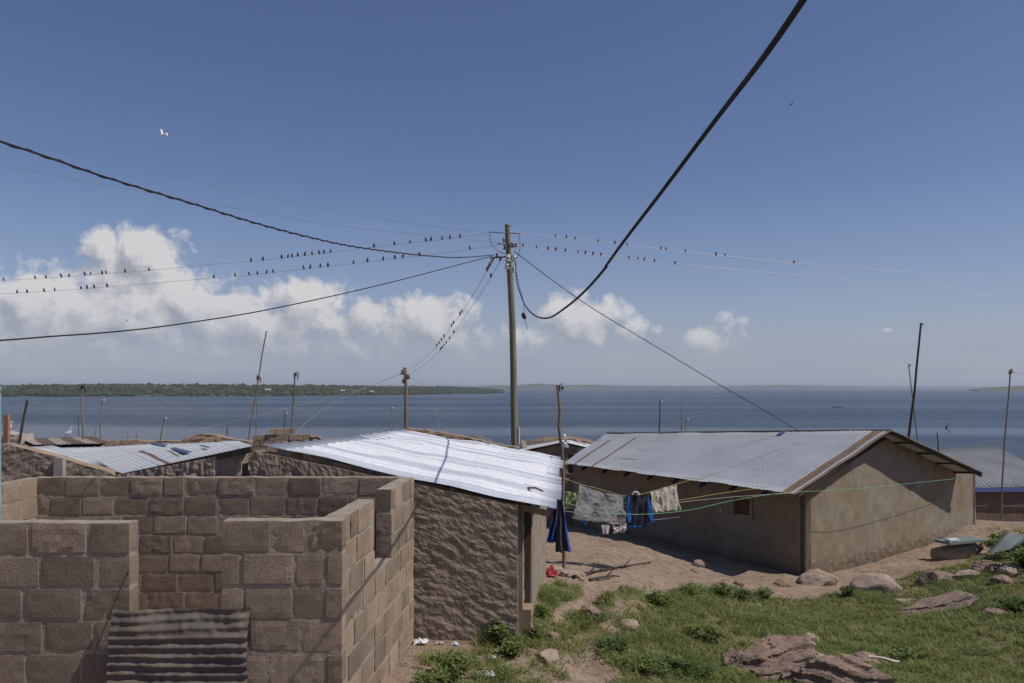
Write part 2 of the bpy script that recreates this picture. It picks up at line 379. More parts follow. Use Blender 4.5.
def ground_mat():
    m, t, b, oc = new_mat('earth')
    at = t.node('ShaderNodeAttribute', attribute_name='cover')
    d = t.mix(t.ramp(t.noise(oc, .9, 6, .65), [(.35, 0), (.65, 1)]), (.38,.285,.21), (.30,.215,.16))
    d = t.mix(t.ramp(t.noise(oc, 5.5, 7, .7), [(.46, 0), (.68, 1)]), d, (.19,.135,.10))
    g = t.noise(oc, 24, 6, .7); d = t.mix(.55, d, t.ramp(g, [(.3, .62), (.7, 1.35)]), 'MULTIPLY')
    v = t.node('ShaderNodeTexVoronoi'); v.inputs['Scale'].default_value = 16; t.link(oc, v.inputs['Vector'])
    peb = t.ramp(v.outputs['Distance'], [(.12, 1), (.2, 0)]); sel = t.ramp(t.noise(oc, 2.3, 3), [(.52, 0), (.62, 1)])
    d = t.mix(t.math('MULTIPLY', t.math('MULTIPLY', peb, sel), .5), d, (.42,.34,.27))
    gr = t.mix(t.noise(oc, 7, 5, .6), (.09,.11,.035), (.20,.18,.09))
    gf = t.math('ADD', at.outputs['Fac'], t.math('MULTIPLY', t.math('SUBTRACT', t.noise(oc, 6, 6, .7), .5), .9))
    col = t.mix(t.ramp(gf, [(.4, 0), (.75, .8)]), d, gr)
    t.link(col, b.inputs['Base Color']); b.inputs['Roughness'].default_value = .95; b.inputs['Specular IOR Level'].default_value = .1
    bp = t.node('ShaderNodeBump'); bp.inputs['Strength'].default_value = 1; bp.inputs['Distance'].default_value = .045
    t.link(t.noise(oc, 11, 8, .7), bp.inputs['Height']); t.link(bp.outputs[0], b.inputs['Normal'])
    return m
me.materials.append(ground_mat()); ground = bpy.data.objects.new('ground', me); COL.objects.link(ground); tag(ground, 'bare brown earth sloping down to the lake with a trodden path', 'ground', kind='structure')
# ---------------------------------------------------------------- lake
def water_mat():
    m, t, b, oc = new_mat('lake_water')
    b.inputs['Base Color'].default_value = (.022,.040,.062,1); b.inputs['Roughness'].default_value = .16; b.inputs['IOR'].default_value = 1.33
    n1 = t.noise(t.mapping(oc, (.35, 1, 1)), .9, 4, .6); n2 = t.noise(t.mapping(oc, (.5, 1, 1)), .16, 4, .6)
    h = t.math('ADD', t.math('MULTIPLY', n1, .45), t.math('MULTIPLY', n2, 1.6))
    # slicks: calmer streaks lying across the lake
    wv = t.noise(oc, .0016, 3, .5)
    sp = t.node('ShaderNodeSeparateXYZ'); t.link(oc, sp.inputs[0])
    def streak(y0, wdt, tilt, amp, x0=None, x1=None):
        yy = t.math('SUBTRACT', t.math('SUBTRACT', sp.outputs[1], y0), t.math('ADD', t.math('MULTIPLY', sp.outputs[0], tilt), t.math('MULTIPLY', t.math('SUBTRACT', wv, .5), amp)))
        q = t.math('DIVIDE', yy, wdt); q = t.math('EXPONENT', t.math('MULTIPLY', t.math('MULTIPLY', t.math('MULTIPLY', q, q), t.math('MULTIPLY', q, q)), -1))
        if x0 is not None: q = t.math('MULTIPLY', q, t.ramp(t.math('DIVIDE', t.math('SUBTRACT', sp.outputs[0], x0), x1-x0, clamp=True), [(0, 1), (.1, 1), (1, 0)]))
        return q
    s1 = streak(372, 40, -.02, 90)
    s2 = streak(290, 70, -.35, 60, -70, 30)
    s3 = streak(800, 60, .1, 400)
    s4 = streak(2100, 200, .2, 1500)
    sl = t.math('ADD', t.math('MAXIMUM', t.math('MULTIPLY', s1, .7), t.math('MULTIPLY', s2, .75)), t.math('MULTIPLY', t.math('ADD', s3, s4), .35), clamp=True)
    patch = t.ramp(t.noise(t.mapping(oc, (.25, 1, 1)), .006, 4, .6), [(.4, 0), (.6, 1)])
    sl = t.math('MAXIMUM', sl, t.math('MULTIPLY', patch, .3))
    t.link(t.math('ADD', .30, t.math('MULTIPLY', sl, -.20)), b.inputs['Roughness'])
    bp = t.node('ShaderNodeBump'); bp.inputs['Distance'].default_value = 1.7
    t.link(t.math('MULTIPLY', t.math('SUBTRACT', 1, t.math('MULTIPLY', sl, .9)), .95), bp.inputs['Strength'])
    t.link(h, bp.inputs['Height']); t.link(bp.outputs[0], b.inputs['Normal'])
    return m
mb = MB(); mb.add([(-42000,60,WATER),(42000,60,WATER),(42000,42000,WATER),(-42000,42000,WATER)], [(0,1,2,3)])
lake = mb.build('lake', water_mat()); tag(lake, 'wide blue lake with pale slicks across it', 'lake', kind='structure')
# ---------------------------------------------------------------- far shores
def shore_mat(name, a, b_, sc):
    m = basic(name, a, b_, sc, rough=1, bump=0, bscale=sc*4, detail=8, lo=.42, hi=.58, spec=0); return m
M['shore'] = shore_mat('shore_earth', (.085,.095,.045), (.16,.15,.09), .012)
M['foliage_far'] = basic('foliage_far', (.040,.052,.026), (.085,.092,.045), .03, bump=0, bscale=.4, spec=0, attr='tint')
def ridge(name, prof, label, mat, depth_back, hscale=1):
    """prof: list of (px, top_py, water_y distance) -> low hill with real depth"""
    mb = MB(); pts = []
    for i in range(len(prof)-1):
        a, b = prof[i], prof[i+1]; n = max(2, int(abs(b[0]-a[0])/5))
        for k in range(n): t = k/n; pts.append([a[j]*(1-t)+b[j]*t for j in range(3)])
    pts.append(list(prof[-1]))
    rows = 9
    for i, (px, py, yd) in enumerate(pts):
        for r in range(rows):
            t = r/(rows-1); y = yd+t*depth_back*yd; x = (px-512)/F*yd*(1+t*depth_back*.8)
            hmax = -(py-388)/F*(yd*(1+depth_back*.6))-WATER
            n = 1+.25*fbm((x/yd*9, t*2, yd*.001), 2.2, 4)
            z = WATER-.3+hmax*math.sin(min(1, t*1.6)*math.pi/2)**.8*n if t < .99 else WATER-1
            mb.v.append((x, y, z)); mb.a.append(0)
    for i in range(len(pts)-1):
        for r in range(rows-1):
            a = i*rows+r; mb.f.append((a, a+rows, a+rows+1, a+1)); mb.m.append(0)
    o = mb.build(name, mat, smooth=True); tag(o, label, 'hills', kind='structure'); return pts
NEAR_PROF = [(-400,385,1900),(-100,386,1850),(0,387.2,1850),(60,386.3,1850),(130,385.6,1900),(250,386.0,1950),(330,386.8,2100),(400,388.2,2300),(440,388.0,2600),(480,389.6,2900),(503,391.2,3100)]
ridge('hills', NEAR_PROF, 'low wooded shore across the lake on the left', M['shore'], .28)
ridge('hills', [(-400,385,11000),(100,386,11000),(480,386.0,9000),(540,384.2,9000),(585,384.8,9500),(640,386.2,10000),(730,386.0,10500),(800,385.2,10500),(880,386.4,12500),(960,387.0,12500),(1200,386.5,12000),(1500,386,12000)],
      'faint blue hills on the horizon', M['shore'], .25)
ridge('hills', [(984,389.5,4800),(996,388.0,4700),(1010,387.0,4600),(1060,386.2,4500),(1200,386,4400),(1500,385,4300)], 'green headland at the right end of the lake', M['shore'], .2)
def far_wood(name, prof, n, label, sz):
    mb = MB(); A = []
    for i in range(n):
        k = random.random()*(len(prof)-1); j = int(k); t = k-j
        px, py, yd = [prof[j][q]*(1-t)+prof[j+1][q]*t for q in range(3)]
        d = random.random()**1.3; y = yd*(1+.004+d*.17); x = (px-512)/F*yd*(1+d*.13)
        hmax = -(py-388)/F*(yd*1.168)-WATER; tt = (y/yd-1)/.28
        z = WATER-.3+hmax*math.sin(min(1, tt*1.6)*math.pi/2)**.8*.92
        s = sz*random.uniform(.5, 1.15)*(1+.3*(random.random() < .08)); tint = random.random()
        a0 = random.random()*6
        vs = [(x+s*1.3*math.cos(a0+q*1.257)*random.uniform(.8,1.1), y+s*math.sin(a0+q*1.257), z+s*random.uniform(0,.4)) for q in range(5)]
        vs += [(x+s*1.15*math.cos(a0+.6+q*1.257), y+s*.8*math.sin(a0+.6+q*1.257), z+s*random.uniform(.8,1.05)) for q in range(5)]+[(x+s*random.uniform(-.3,.3), y, z+s*random.uniform(1.35,1.7))]
        fs = [(q, (q+1)%5, 5+q) for q in range(5)]+[((q+1)%5, 5+(q+1)%5, 5+q) for q in range(5)]+[(5+q, 5+(q+1)%5, 10) for q in range(5)]
        mb.add(vs, fs, 0, tint)
    o = mb.build(name, M['foliage_far'], attr='tint'); tag(o, label, 'woodland', kind='stuff')
far_wood('shore_woodland', NEAR_PROF[1:], 5200, 'dark green trees covering the low shore beyond the lake on the left', 5.5)
# houses on the far shore
for i, (px, yy, dd, c) in enumerate([(76,1905,0,'wall'),(150,1990,0,'w'),(198,2110,0,'w'),(215,1995,0,'w'),(232,1992,0,'w'),(268,2010,0,'w'),(285,2060,0,'w'),(343,2160,0,'w'),(350,2160,0,'w'),(372,2230,0,'w'),(30,1900,0,'w')]):
    x = (px-512)/F*yy; y = yy; z = -20+ (6+3*(i%3)); r = thing('shore_house', (x, y, z))
    wd = 9+2*(i%3); m1 = MB(); m1.box((0,0,2.2),(wd,6,4.4)); m1.build('wall', M['concrete'], r, local=True)
    m2 = MB(); m2.add([(-wd/2-.5,-3.6,4.3),(wd/2+.5,-3.6,4.3),(wd/2+.5,3.6,4.3),(-wd/2-.5,3.6,4.3),(-wd/2-.5,0,6),(wd/2+.5,0,6)], [(0,1,5,4),(2,3,4,5),(0,4,3),(1,2,5),(0,3,2,1)])
    m2.build('roof', M['tin_new'] if i%2 else M['tin_rust'], r, local=True)
    side = ['leftmost','second','third','fourth','fifth','sixth','seventh','eighth','ninth','tenth','eleventh']
    order = sorted([76,150,198,215,232,268,285,343,350,372,30]).index(px)
    tag(r, 'tiny pale house among the trees of the far shore, %s from the left end' % side[order], 'house', 'houses on the far shore')
# ---------------------------------------------------------------- haze
mb = MB(); mb.box((0, 20500, 5), (60000, 43000, 54))   # z from -22 to 32
hz = mb.build('haze', None); hz.data.materials.clear()
hm = bpy.data.materials.new('haze'); hm.use_nodes = True; ht = NT(hm.node_tree); ht.n.clear()
pv = ht.node('ShaderNodeVolumePrincipled'); pv.inputs['Color'].default_value = (.80,.87,1,1); pv.inputs['Density'].default_value = 0.9e-4; pv.inputs['Anisotropy'].default_value = .2
ou = ht.node('ShaderNodeOutputMaterial'); ht.link(pv.outputs[0], ou.inputs['Volume']); hz.data.materials.append(hm)
tag(hz, 'thin bluish haze over the lake', 'haze', kind='stuff')
# ---------------------------------------------------------------- wall builders
def block_rect(mb, p0, p1, nrm, t, ztop, zbot, pitch, blen, gap, s0=0.0, s1=None, L=None, phase=0.0, seed=0, amp=.006):
    """lays displaced blocks between s0..s1 along p0->p1; nrm points to the visible face"""
    p0 = Vector((*p0, 0)); p1 = Vector((*p1, 0)); u = (p1-p0).normalized(); n = Vector((*nrm, 0)).normalized()
    s1 = s1 if s1 is not None else (p1-p0).length
    rnd = random.Random(seed); k = 0; z = ztop
    while z > zbot:
        h = pitch-gap; zb = z-h; a = s0-((k%2)*.5+phase)*blen-rnd.uniform(0, .06)
        while a < s1:
            ln = blen*rnd.uniform(.9, 1.08)-gap
            if rnd.random() < .12: ln *= .55
            x0, x1 = max(a, s0), min(a+ln, s1)
            if x1-x0 > .05:
                jz = rnd.uniform(-.006, .006); off = rnd.uniform(-.006, .006); tint = rnd.random()
                sdv = rnd.uniform(0, 50); nx, nz, ny = max(2, int((x1-x0)/.045)), 5, 3
                am = amp*(2.2 if rnd.random() < .3 else 1)
                c = Vector(((x0+x1)/2, 0, (z+zb)/2)); hx, hz, hy = (x1-x0)/2, h/2, t/2
                def pt(fx, fy, fz):
                    q = Vector((fx*hx, fy*hy, fz*hz)); e = (abs(fx) > .97)+(abs(fy) > .97)+(abs(fz) > .97)
                    if e >= 2: q *= 1-.012*e
                    pos = p0+u*(c.x+q.x)+n*(q.y+off)+Vector((0,0,c.z+q.z+jz))
                    d = noise.fractal((pos.x*13+sdv, pos.y*13, pos.z*13), .8, 2.2, 3)*am
                    d2_ = noise.noise((pos.x*30+sdv, pos.y*30, pos.z*30))*am*.5
                    return pos+n*(d*(1 if fy > 0 else -1))+u*d*.5*fx+Vector((0,0,(d+d2_)*.7*fz))
                def face(fn, na, nb):
                    vs = [fn(-1+2*i/na, -1+2*j/nb) for j in range(nb+1) for i in range(na+1)]
                    fs = [(j*(na+1)+i, j*(na+1)+i+1, (j+1)*(na+1)+i+1, (j+1)*(na+1)+i) for j in range(nb) for i in range(na)]
                    mb.add(vs, fs, 0, tint)
                face(lambda a_, b_: pt(a_, 1, b_), nx, nz); face(lambda a_, b_: pt(-a_, -1, b_), nx, nz)
                face(lambda a_, b_: pt(a_, b_, 1), nx, ny); face(lambda a_, b_: pt(a_, -b_, -1), nx, ny)
                face(lambda a_, b_: pt(1, a_, b_), ny, nz); face(lambda a_, b_: pt(-1, -a_, b_), ny, nz)
            a += ln+gap*rnd.uniform(.7, 1.5)
        z -= pitch; k += 1
def slab(mb, p0, p1, nrm, t, top, zbot, res=.05, disp=None, mi=0, hole=None, capm=None):
    """a wall slab with a displaced visible face; top(s) gives its height; capm: material of its top"""
    p0 = Vector((*p0, 0)); p1 = Vector((*p1, 0)); u = (p1-p0).normalized(); n = Vector((*nrm, 0)).normalized()
    L = (p1-p0).length; na = max(2, int(L/res)); h0 = max(top(0), top(L), top(L/2))-zbot; nb = max(2, int(h0/res))
    def q(i, j, side):
        s = L*i/na; zt = top(s); z = zbot+(zt-zbot)*j/nb; pos = p0+u*s+Vector((0,0,z))+n*(t/2*side)
        if disp: pos += n*disp(pos, s, z)*side
        return pos
    o = len(mb.v)
    for side in (1, -1):
        for j in range(nb+1):
            for i in range(na+1): mb.v.append(tuple(q(i, j, side))); mb.a.append(0)
    B = (na+1)*(nb+1); I = lambda i, j, sd: o+sd*B+j*(na+1)+i
    skip = lambda i, j: hole and hole(L*(i+.5)/na, zbot+(top(L*(i+.5)/na)-zbot)*(j+.5)/nb)
    def f(a, b, c, d, m=mi): mb.f.append((a, b, c, d)); mb.m.append(m)
    for j in range(nb):
        for i in range(na):
            if skip(i, j):
                for (di, dj, e) in ((-1,0,0),(1,0,1),(0,-1,2),(0,1,3)):
                    if not skip(i+di, j+dj):
                        a, b = {0:((i,j),(i,j+1)),1:((i+1,j),(i+1,j+1)),2:((i,j),(i+1,j)),3:((i,j+1),(i+1,j+1))}[e]
                        f(I(*a,0), I(*b,0), I(*b,1), I(*a,1))
                continue
            f(I(i,j,0), I(i+1,j,0), I(i+1,j+1,0), I(i,j+1,0)); f(I(i+1,j,1), I(i,j,1), I(i,j+1,1), I(i+1,j+1,1))
    cm = mi if capm is None else capm
    for i in range(na): f(I(i,nb,0), I(i+1,nb,0), I(i+1,nb,1), I(i,nb,1), cm); f(I(i+1,0,0), I(i,0,0), I(i,0,1), I(i+1,0,1))
    for j in range(nb): f(I(0,j,1), I(0,j,0), I(0,j+1,0), I(0,j+1,1)); f(I(na,j,0), I(na,j,1), I(na,j+1,1), I(na,j+1,0))
def corr(mb, A, B, C, D, pitch=.09, amp=.011, rows=10, th=.003, mi=None, wob=0.012, sheet_w=.8, across=None):
    """corrugated roof: A-B along the upper edge, D-C along the lower edge; ridges run A->D. Built with thickness."""
    A, B, C, D = map(Vector, (A, B, C, D)); L = max((B-A).length, (C-D).length); n = max(4, int(L/pitch)*6)
    N = (B-A).cross(D-A).normalized();
    if N.z < 0: N = -N
    o = len(mb.v); rnd = random.Random(int(L*100)); ns = int(L/sheet_w)+2; so_ = [rnd.uniform(-.008, .008) for _ in range(ns)]; se = [rnd.uniform(-.05, .05) for _ in range(ns)]
    for side in (0, 1):
        for j in range(rows+1):
            v = j/rows
            for i in range(n+1):
                u_ = i/n; k = min(ns-1, int(u_*L/sheet_w)); vv = v+(se[k]*.35 if j in (0, rows) else 0)/max(.5, (D-A).length)*3
                p = (A*(1-u_)+B*u_)*(1-vv)+(D*(1-u_)+C*u_)*vv
                h = amp*math.sin(2*math.pi*u_*L/pitch)+wob*noise.noise((p.x*.9, p.y*.9, j*.35))+so_[k]
                mb.v.append(tuple(p+N*(h-side*th))); mb.a.append(0)
    Q = (n+1)*(rows+1); I = lambda i, j, s: o+s*Q+j*(n+1)+i
    for j in range(rows):
        for i in range(n):
            m = mi(i/n, (j+.5)/rows) if mi else 0
            mb.f.append((I(i,j,0), I(i,j+1,0), I(i+1,j+1,0), I(i+1,j,0))); mb.m.append(m)
            mb.f.append((I(i,j,1), I(i+1,j,1), I(i+1,j+1,1), I(i,j+1,1))); mb.m.append(m)
    for i in range(n):
        for j, w_ in ((0,1),(rows,0)): mb.f.append((I(i,j,0), I(i+1,j,0), I(i+1,j,1), I(i,j,1))); mb.m.append(mi(i/n, j/rows) if mi else 0)
    for j in range(rows):
        for i in (0, n): mb.f.append((I(i,j,0), I(i,j,1), I(i,j+1,1), I(i,j+1,0))); mb.m.append(mi(i/n, j/rows) if mi else 0)
# ---------------------------------------------------------------- unfinished block house (front left)
ub = thing('unfinished_block_house', (-3.3, 7.7, -2.8)); UT = -1.045
def core_disp(a): return lambda pos, s, z: fbm(pos, 9, 3)*a
def wall_part(name, parts, label=None):
    mb = MB(); 
    for (p0, p1, nrm, t, zt, zb, pitch, bl, gap, s0, s1, sd) in parts:
        block_rect(mb, p0, p1, nrm, t, zt, zb, pitch, bl, gap, s0, s1, seed=sd, amp=.0028)
    # mortar core
    nb_ = len(mb.f)
    for (p0, p1, nrm, t, zt, zb, pitch, bl, gap, s0, s1, sd) in parts:
        a = Vector((*p0,0)); u = (Vector((*p1,0))-a).normalized(); q0 = a+u*(s0+.006); q1 = a+u*(s1-.006)
        slab(mb, (q0.x,q0.y), (q1.x,q1.y), nrm, t-.016, lambda s, zt=zt: zt+.007+.012*noise.noise((s*5, sd, 0)), zb-.01, .035, core_disp(.005), 1)
    o = mb.build(name, [M['block'], M['mortar']], ub, attr='tint'); o['label'] = label if label else ''
    if not label: del o['label']
    return o
T = .16
wall_part('front_wall', [((-6.2,6.22),(-2.95,6.22),(0,-1),T,UT-.005,-3.0,.252,.42,.028,0,3.25,3)])
wall_part('front_wall', [((-2.235,6.22),(-1.30,6.22),(0,-1),T,UT+.012,-3.0,.256,.42,.029,0,.925,11)])
# side wall runs back from the corner, facing +x, with a window gap
dn = Vector((.0797, 1, 0)).normalized(); nrm = (dn.y, -dn.x)
sx0 = Vector((-1.385-T/2*dn.y, 6.145, 0)); sw0 = (sx0.x, sx0.y); sw1 = tuple((sx0+dn*3.12).xy)
wall_part('side_wall', [(sw0, sw1, nrm, T, UT, -1.74, .235, .42, .022, .085, 1.30, 21), (sw0, sw1, nrm, T, UT+.004, -1.74, .235, .42, .022, 1.97, 3.12, 22),
                        (sw0, sw1, nrm, T, UT-3*.235+.01, -3.2, .235, .42, .022, .085, 3.12, 23)])
wall_part('back_wall', [((-5.55,9.33),(-1.22,9.33),(0,-1),T,UT-.004,-3.1,.222,.40,.026,0,4.28,31)])
wall_part('side_wall', [((-5.60,6.35),(-5.60,9.38),(1,0),T,UT-.01,-3.1,.235,.42,.03,0,3.0,41)])
tag(ub, 'roofless half built house of grey brown blocks with an open doorway and a window gap', 'unfinished house')
# dented sheet across the doorway
def crumpled(name, w_, h_, mats, loc, lean, label, cat):
    mb = MB(); nx, nz = 80, 150; o = 0
    for s in (0, 1):
        for j in range(nz+1):
            for i in range(nx+1):
                u_ = i/nx; v = j/nz; x = (u_-.5)*w_; z = v*h_
                d = .013*math.sin(v*h_/.066*2*math.pi+2.4*noise.noise((u_*1.6, v*2.5, 1)))*(1 if v < .84 else .5)+.03*noise.noise((u_*2.5, v*4, 4))+.012*noise.noise((u_*7, v*10, 2))+.008*noise.noise((u_*22, v*26, 2))
                if v > .85: d -= (v-.85)*.35*(1+.9*noise.noise((u_*4, 1, 2)))
                zz = z+(.014*noise.noise((u_*5, 0, 7))+.01*noise.noise((u_*14, 0, 3)) if j == nz else 0)
                mb.v.append((x+.012*noise.noise((v*6, u_ > .5, 1)), -d+s*.003, zz)); mb.a.append(0)
    Q = (nx+1)*(nz+1)
    for j in range(nz):
        for i in range(nx):
            a = j*(nx+1)+i; mb.f.append((a, a+1, a+nx+2, a+nx+1)); mb.m.append(0); mb.f.append((Q+a+1, Q+a, Q+a+nx+1, Q+a+nx+2)); mb.m.append(0)
    ob = mb.build(name, mats, smooth=True); ob.location = loc; ob.rotation_euler = (lean, 0, R(1.5)); tag(ob, label, cat); return ob
M['tin_door'] = tin('tin_door', (.17,.145,.12), (.10,.082,.07), .7, .0, rust=.35, rustc=(.24,.17,.12), sc=3.5)
crumpled('corrugated_sheet', 1.04, 1.15, M['tin_door'], (-2.535, 5.98, -2.84), R(-4), 'crumpled brown corrugated metal sheet closing the doorway of the unfinished block house', 'metal sheet')
# ---------------------------------------------------------------- mud house with shiny roof
def mud_disp(amp, diag=1.0, sc=1.0, seed=0.0):
    def f(pos, s, z):
        a = noise.fractal((s*2.8*sc+z*1.6*diag+seed+.7*noise.noise((s*2,z*2,seed)), z*6.5*sc-s*3.4*diag+1.2*noise.noise((s*1.7,z*1.7,seed+4)), seed), .75, 2.1, 4)
        b = noise.fractal((pos.x*14, pos.y*14, pos.z*14+seed), .9, 2.1, 3)
        return amp*(a*.75+b*.4)
    return f
def streak_disp(amp, seed):
    return lambda pos, s, z: amp*(noise.fractal((s*11+z*2, z*1.6, seed), .7, 2.1, 4)*.8+noise.fractal((pos.x*16, pos.y*16, pos.z*16), .9, 2.1, 3)*.4)
mh = thing('mud_house', (-1.4, 12, -3.3))
RA, RB, RC, RD = P(265,446,9.53), P(403,430.5,13.1), P(558,511,9.36), P(562,457,13.2)
E0 = Vector((.07, 9.5)); EU = Vector((-.9992, .04)); AP = 3.14
def wtop(s): return -1.385 + (s/AP)*.63 if s <= AP else -.755-(s-AP)*.18
gn = (-.04, -.9992)
mb = MB(); p1 = E0+EU*3.2
slab(mb, E0, p1, gn, .22, lambda s: wtop(s)+.012*noise.noise((s*3,1,1)), -3.5, .028, lambda pos, s, z: (mud_disp(.015, sc=1.8)(pos, s, z)*(1-min(1,max(0,(s-1.5)/.8)))+ streak_disp(.024, 4)(pos, s, z)*min(1,max(0,(s-1.5)/.8))), 0, capm=1)
mb.build('gable_wall', [M['mud'], M['mud_pale']], mh)
mb = MB(); F1 = P(540.5, 570, 13.5); F0 = E0+Vector((-.085, .13)); F1 = Vector((F1.x, F1.y)); ev = (F1-F0).normalized(); en = (ev.y, -ev.x)
LL = (F1-F0).length
slab(mb, F0, F1, en, .2, lambda s: -1.36+.2*s/LL, -3.55, .04, mud_disp(.012, .3, seed=8), 0)
mb.build('side_wall', M['mud_render'], mh)
mb = MB(); p = Vector((*F0, 0))+Vector((*en, 0))*.115+Vector((*ev, 0))*.03
mb.beam(p+Vector((0,0,-3.4)), p+Vector((0,0,-1.38)), .05, .05); q_ = p+Vector((*ev,0))*.6; mb.build('corner_post', M['wood'], mh)
mb = MB(); mb.beam(q_+Vector((0,0,-3.5)), q_+Vector((0.02,0,-1.36)), .16, .10); mb.build('door_post', M['wood_dark'], mh)
mb = MB(); c_ = Vector((*F0,0))+Vector((*ev,0))*.95+Vector((*en,0))*.115; mb.box(c_+Vector((0,0,-2.27)), (.62,.05,1.75), math.atan2(ev.y, ev.x)); mb.build('door', M['wood'], mh)
mb = MB(); c_ = Vector((*F0,0))+Vector((*ev,0))*.35+Vector((*en,0))*.16; 
slab(mb, (c_-Vector((*ev,0))*.12).xy, (c_+Vector((*ev,0))*.18).xy, en, .12, lambda s: -2.74, -3.4, .04, mud_disp(.02, .3, seed=3), 0); mb.build('plinth', M['mud_pale'], mh)
# block pier between the two gables, hidden side walls
mb = MB(); bk0 = Vector((RB.x, RB.y))-Vector((.1,.35)); slab(mb, (F1-Vector(ev)*.1), (bk0), (.5,.85), .2, lambda s: -1.36+.25*s/3, -4, .12, None, 0); slab(mb, bk0, E0+EU*3.05, (-.9,.3), .2, lambda s: -1.0, -4, .12, None, 0); mb.build('rear_wall', M['mud'], mh)
def shiny(u_, v): return 1 if (v > .80 and .35 < u_ < .55 and False) else (1 if (v < .16 and u_ < .45) else 0)
M['tin_dull'] = tin('tin_dull', (.50,.53,.57), (.42,.45,.49), .5, .35)
mb = MB(); corr(mb, RA, RB, RD, RC, .20, .020, 14, mi=lambda u_, v: 1 if v < .08 and u_ < .62 else (2 if noise.noise((u_*44+.15*v, v*.7, 2.7)) > .12 else 0), wob=.035, sheet_w=.72)  # noise stripes put the sheets' uneven reflections into the colour
mb.build('roof', [M['tin_new'], M['tin_dull'], M['tin_new_reflect']], mh, smooth=True)
# sheet laps and the torn lower edge
mb = MB()
for (a, b) in (((470,437.5,13.2),(492,443,13.1)),((528,490,10.2),(543,493.5,10.0))):
    mb = MB(); mb.tube([P(*a)+Vector((0,0,.03)), P(*a).lerp(P(*b),.5)+Vector((0,0,.05)), P(*b)+Vector((0,0,.03))], .014, 5); mb.build('loose_stick', M['wood'], mh)
mb = MB()
for k in (0.03, .5, .97): a = RA.lerp(RB, k); b = RC.lerp(RD, k); mb.beam(a+Vector((.1,-.05,-.07)), b+Vector((-.1,.05,-.07)), .05, .07)
for k in (.08,.36,.64,.93): a = RA.lerp(RC, k); b = RB.lerp(RD, k); mb.beam(a+Vector((0,0.05,-.035)), b+Vector((0,-.05,-.035)), .05, .04)
mb.build('rafters', M['wood'], mh)
tag(mh, 'mud walled house under a bright new corrugated roof, beside the block walls', 'house')
# ---------------------------------------------------------------- old tin roofed house (left)
oh = thing('tin_roofed_house', (-6.5, 15, -3.8))
q1, q2, q3, q4 = P(58,447.5,14.0), P(122,473.5,9.85), P(253,446.5,9.5), P(238,441,14.8)
mb = MB(); corr(mb, q1, q4, q3, q2, .11, .003, 12, wob=.02, sheet_w=.9, mi=lambda u_, v: 1 if (abs(u_-.36) < .02 and v > .45) or (abs(u_-.50) < .012 and .5 < v < .8) else 0)
mb.build('roof', [M['tin_old'], M['tin_rust']], oh, smooth=True)
def on_roof(px, py):
    best = None
    for i in range(61):
        for j in range(61):
            u_, v = i/60, j/60; p = (q1*(1-u_)+q4*u_)*(1-v)+(q2*(1-u_)+q3*u_)*v
            e = (512+p.x/p.y*F-px)**2+(388-p.z/p.y*F-py)**2*4
            if best is None or e < best[0]: best = (e, p)
    return best[1]
nq = (q4-q1).cross(q2-q1).normalized(); nq = nq if nq.z > 0 else -nq
for quad in (((149,442.2),(154,441.6),(168,446.8),(163,447.4)), ((170,450.4),(176,449.6),(192,453.8),(185,454.8)), ((199,447.4),(203,446.9),(210,449.0),(206,449.6))):
    mb = MB(); top_ = [on_roof(*p)+nq*.035 for p in quad]; bot = [p-nq*.012 for p in top_]
    mb.add(top_+bot, [(0,1,2,3),(7,6,5,4),(0,4,5,1),(1,5,6,2),(2,6,7,3),(3,7,4,0)]); mb.build('roof_patch', M['tin_blue'], oh)
mb = MB(); mb.beam(q2-nq*.03+Vector((.03,-.04,0)), q3-nq*.03+Vector((0,-.04,0)), .05, .07); mb.beam(q1-nq*.05, q2-nq*.05, .08, .10); mb.build('edge_board', M['wood_dark'], oh)
mb = MB(); a_ = E0+EU*3.31; b_ = E0+EU*5.15
slab(mb, a_, b_, gn, .22, lambda s: -.765-s*.19+.01*noise.noise((s*4, 2, 2)), -4.3, .03, lambda pos, s, z: streak_disp(.028, 9)(pos, s, z), 0, capm=1)
w0 = Vector((q2.x+.05, q2.y+.25)); w1 = Vector((q1.x+.15, q1.y)); slab(mb, w0, w1, (-.7,-.6), .2, lambda s: -1.26+.08*s/5.2, -5, .1, None, 0)
w3 = Vector((q4.x-.1, q4.y-.1)); slab(mb, w1, w3, (-.1,1), .2, lambda s: -1.20+.08*s/4, -5.5, .15, None, 0); slab(mb, w3, a_, (1,0), .2, lambda s: -1.22+.2*s/5, -5, .15, None, 0)
mb.build('wall', [M['mud'], M['mud_pale']], oh)
tag(oh, 'low mud house under a flat pale grey tin roof with small blue patches', 'house')
# leftmost mud gable
lh = thing('mud_gable_house', (-7.4, 11.5, -3.4))
g0, g1 = P(-60,470,9.75), P(128,478,10.0)
mb = MB(); gl = (Vector((g1.x,g1.y))-Vector((g0.x,g0.y))).length; dirg = (Vector((g1.x,g1.y))-Vector((g0.x,g0.y))).normalized()
def ltop(s):
    x = g0.x+dirg.x*s; y = g0.y+dirg.y*s; px = 512+x/y*F
    py = np.interp(px, [-60,4,12,60,118,128], [470,443.5,443.5,456,473.5,477]); return -(py-388)/F*y+.008*noise.noise((s*4,3,3))
slab(mb, (g0.x,g0.y), (g1.x,g1.y), (dirg.y,-dirg.x), .2, ltop, -3.9, .03, mud_disp(.022, .5, seed=12), 0, capm=1)
mb.build('gable_wall', [M['mud'], M['mud_pale']], lh)
mb = MB(); c_ = P(60.5,465.5,9.8); mb.box((c_.x, c_.y-.0, c_.z-.02), (.11,.12,.24), .05); mb.build('wall_post', M['concrete'], lh)
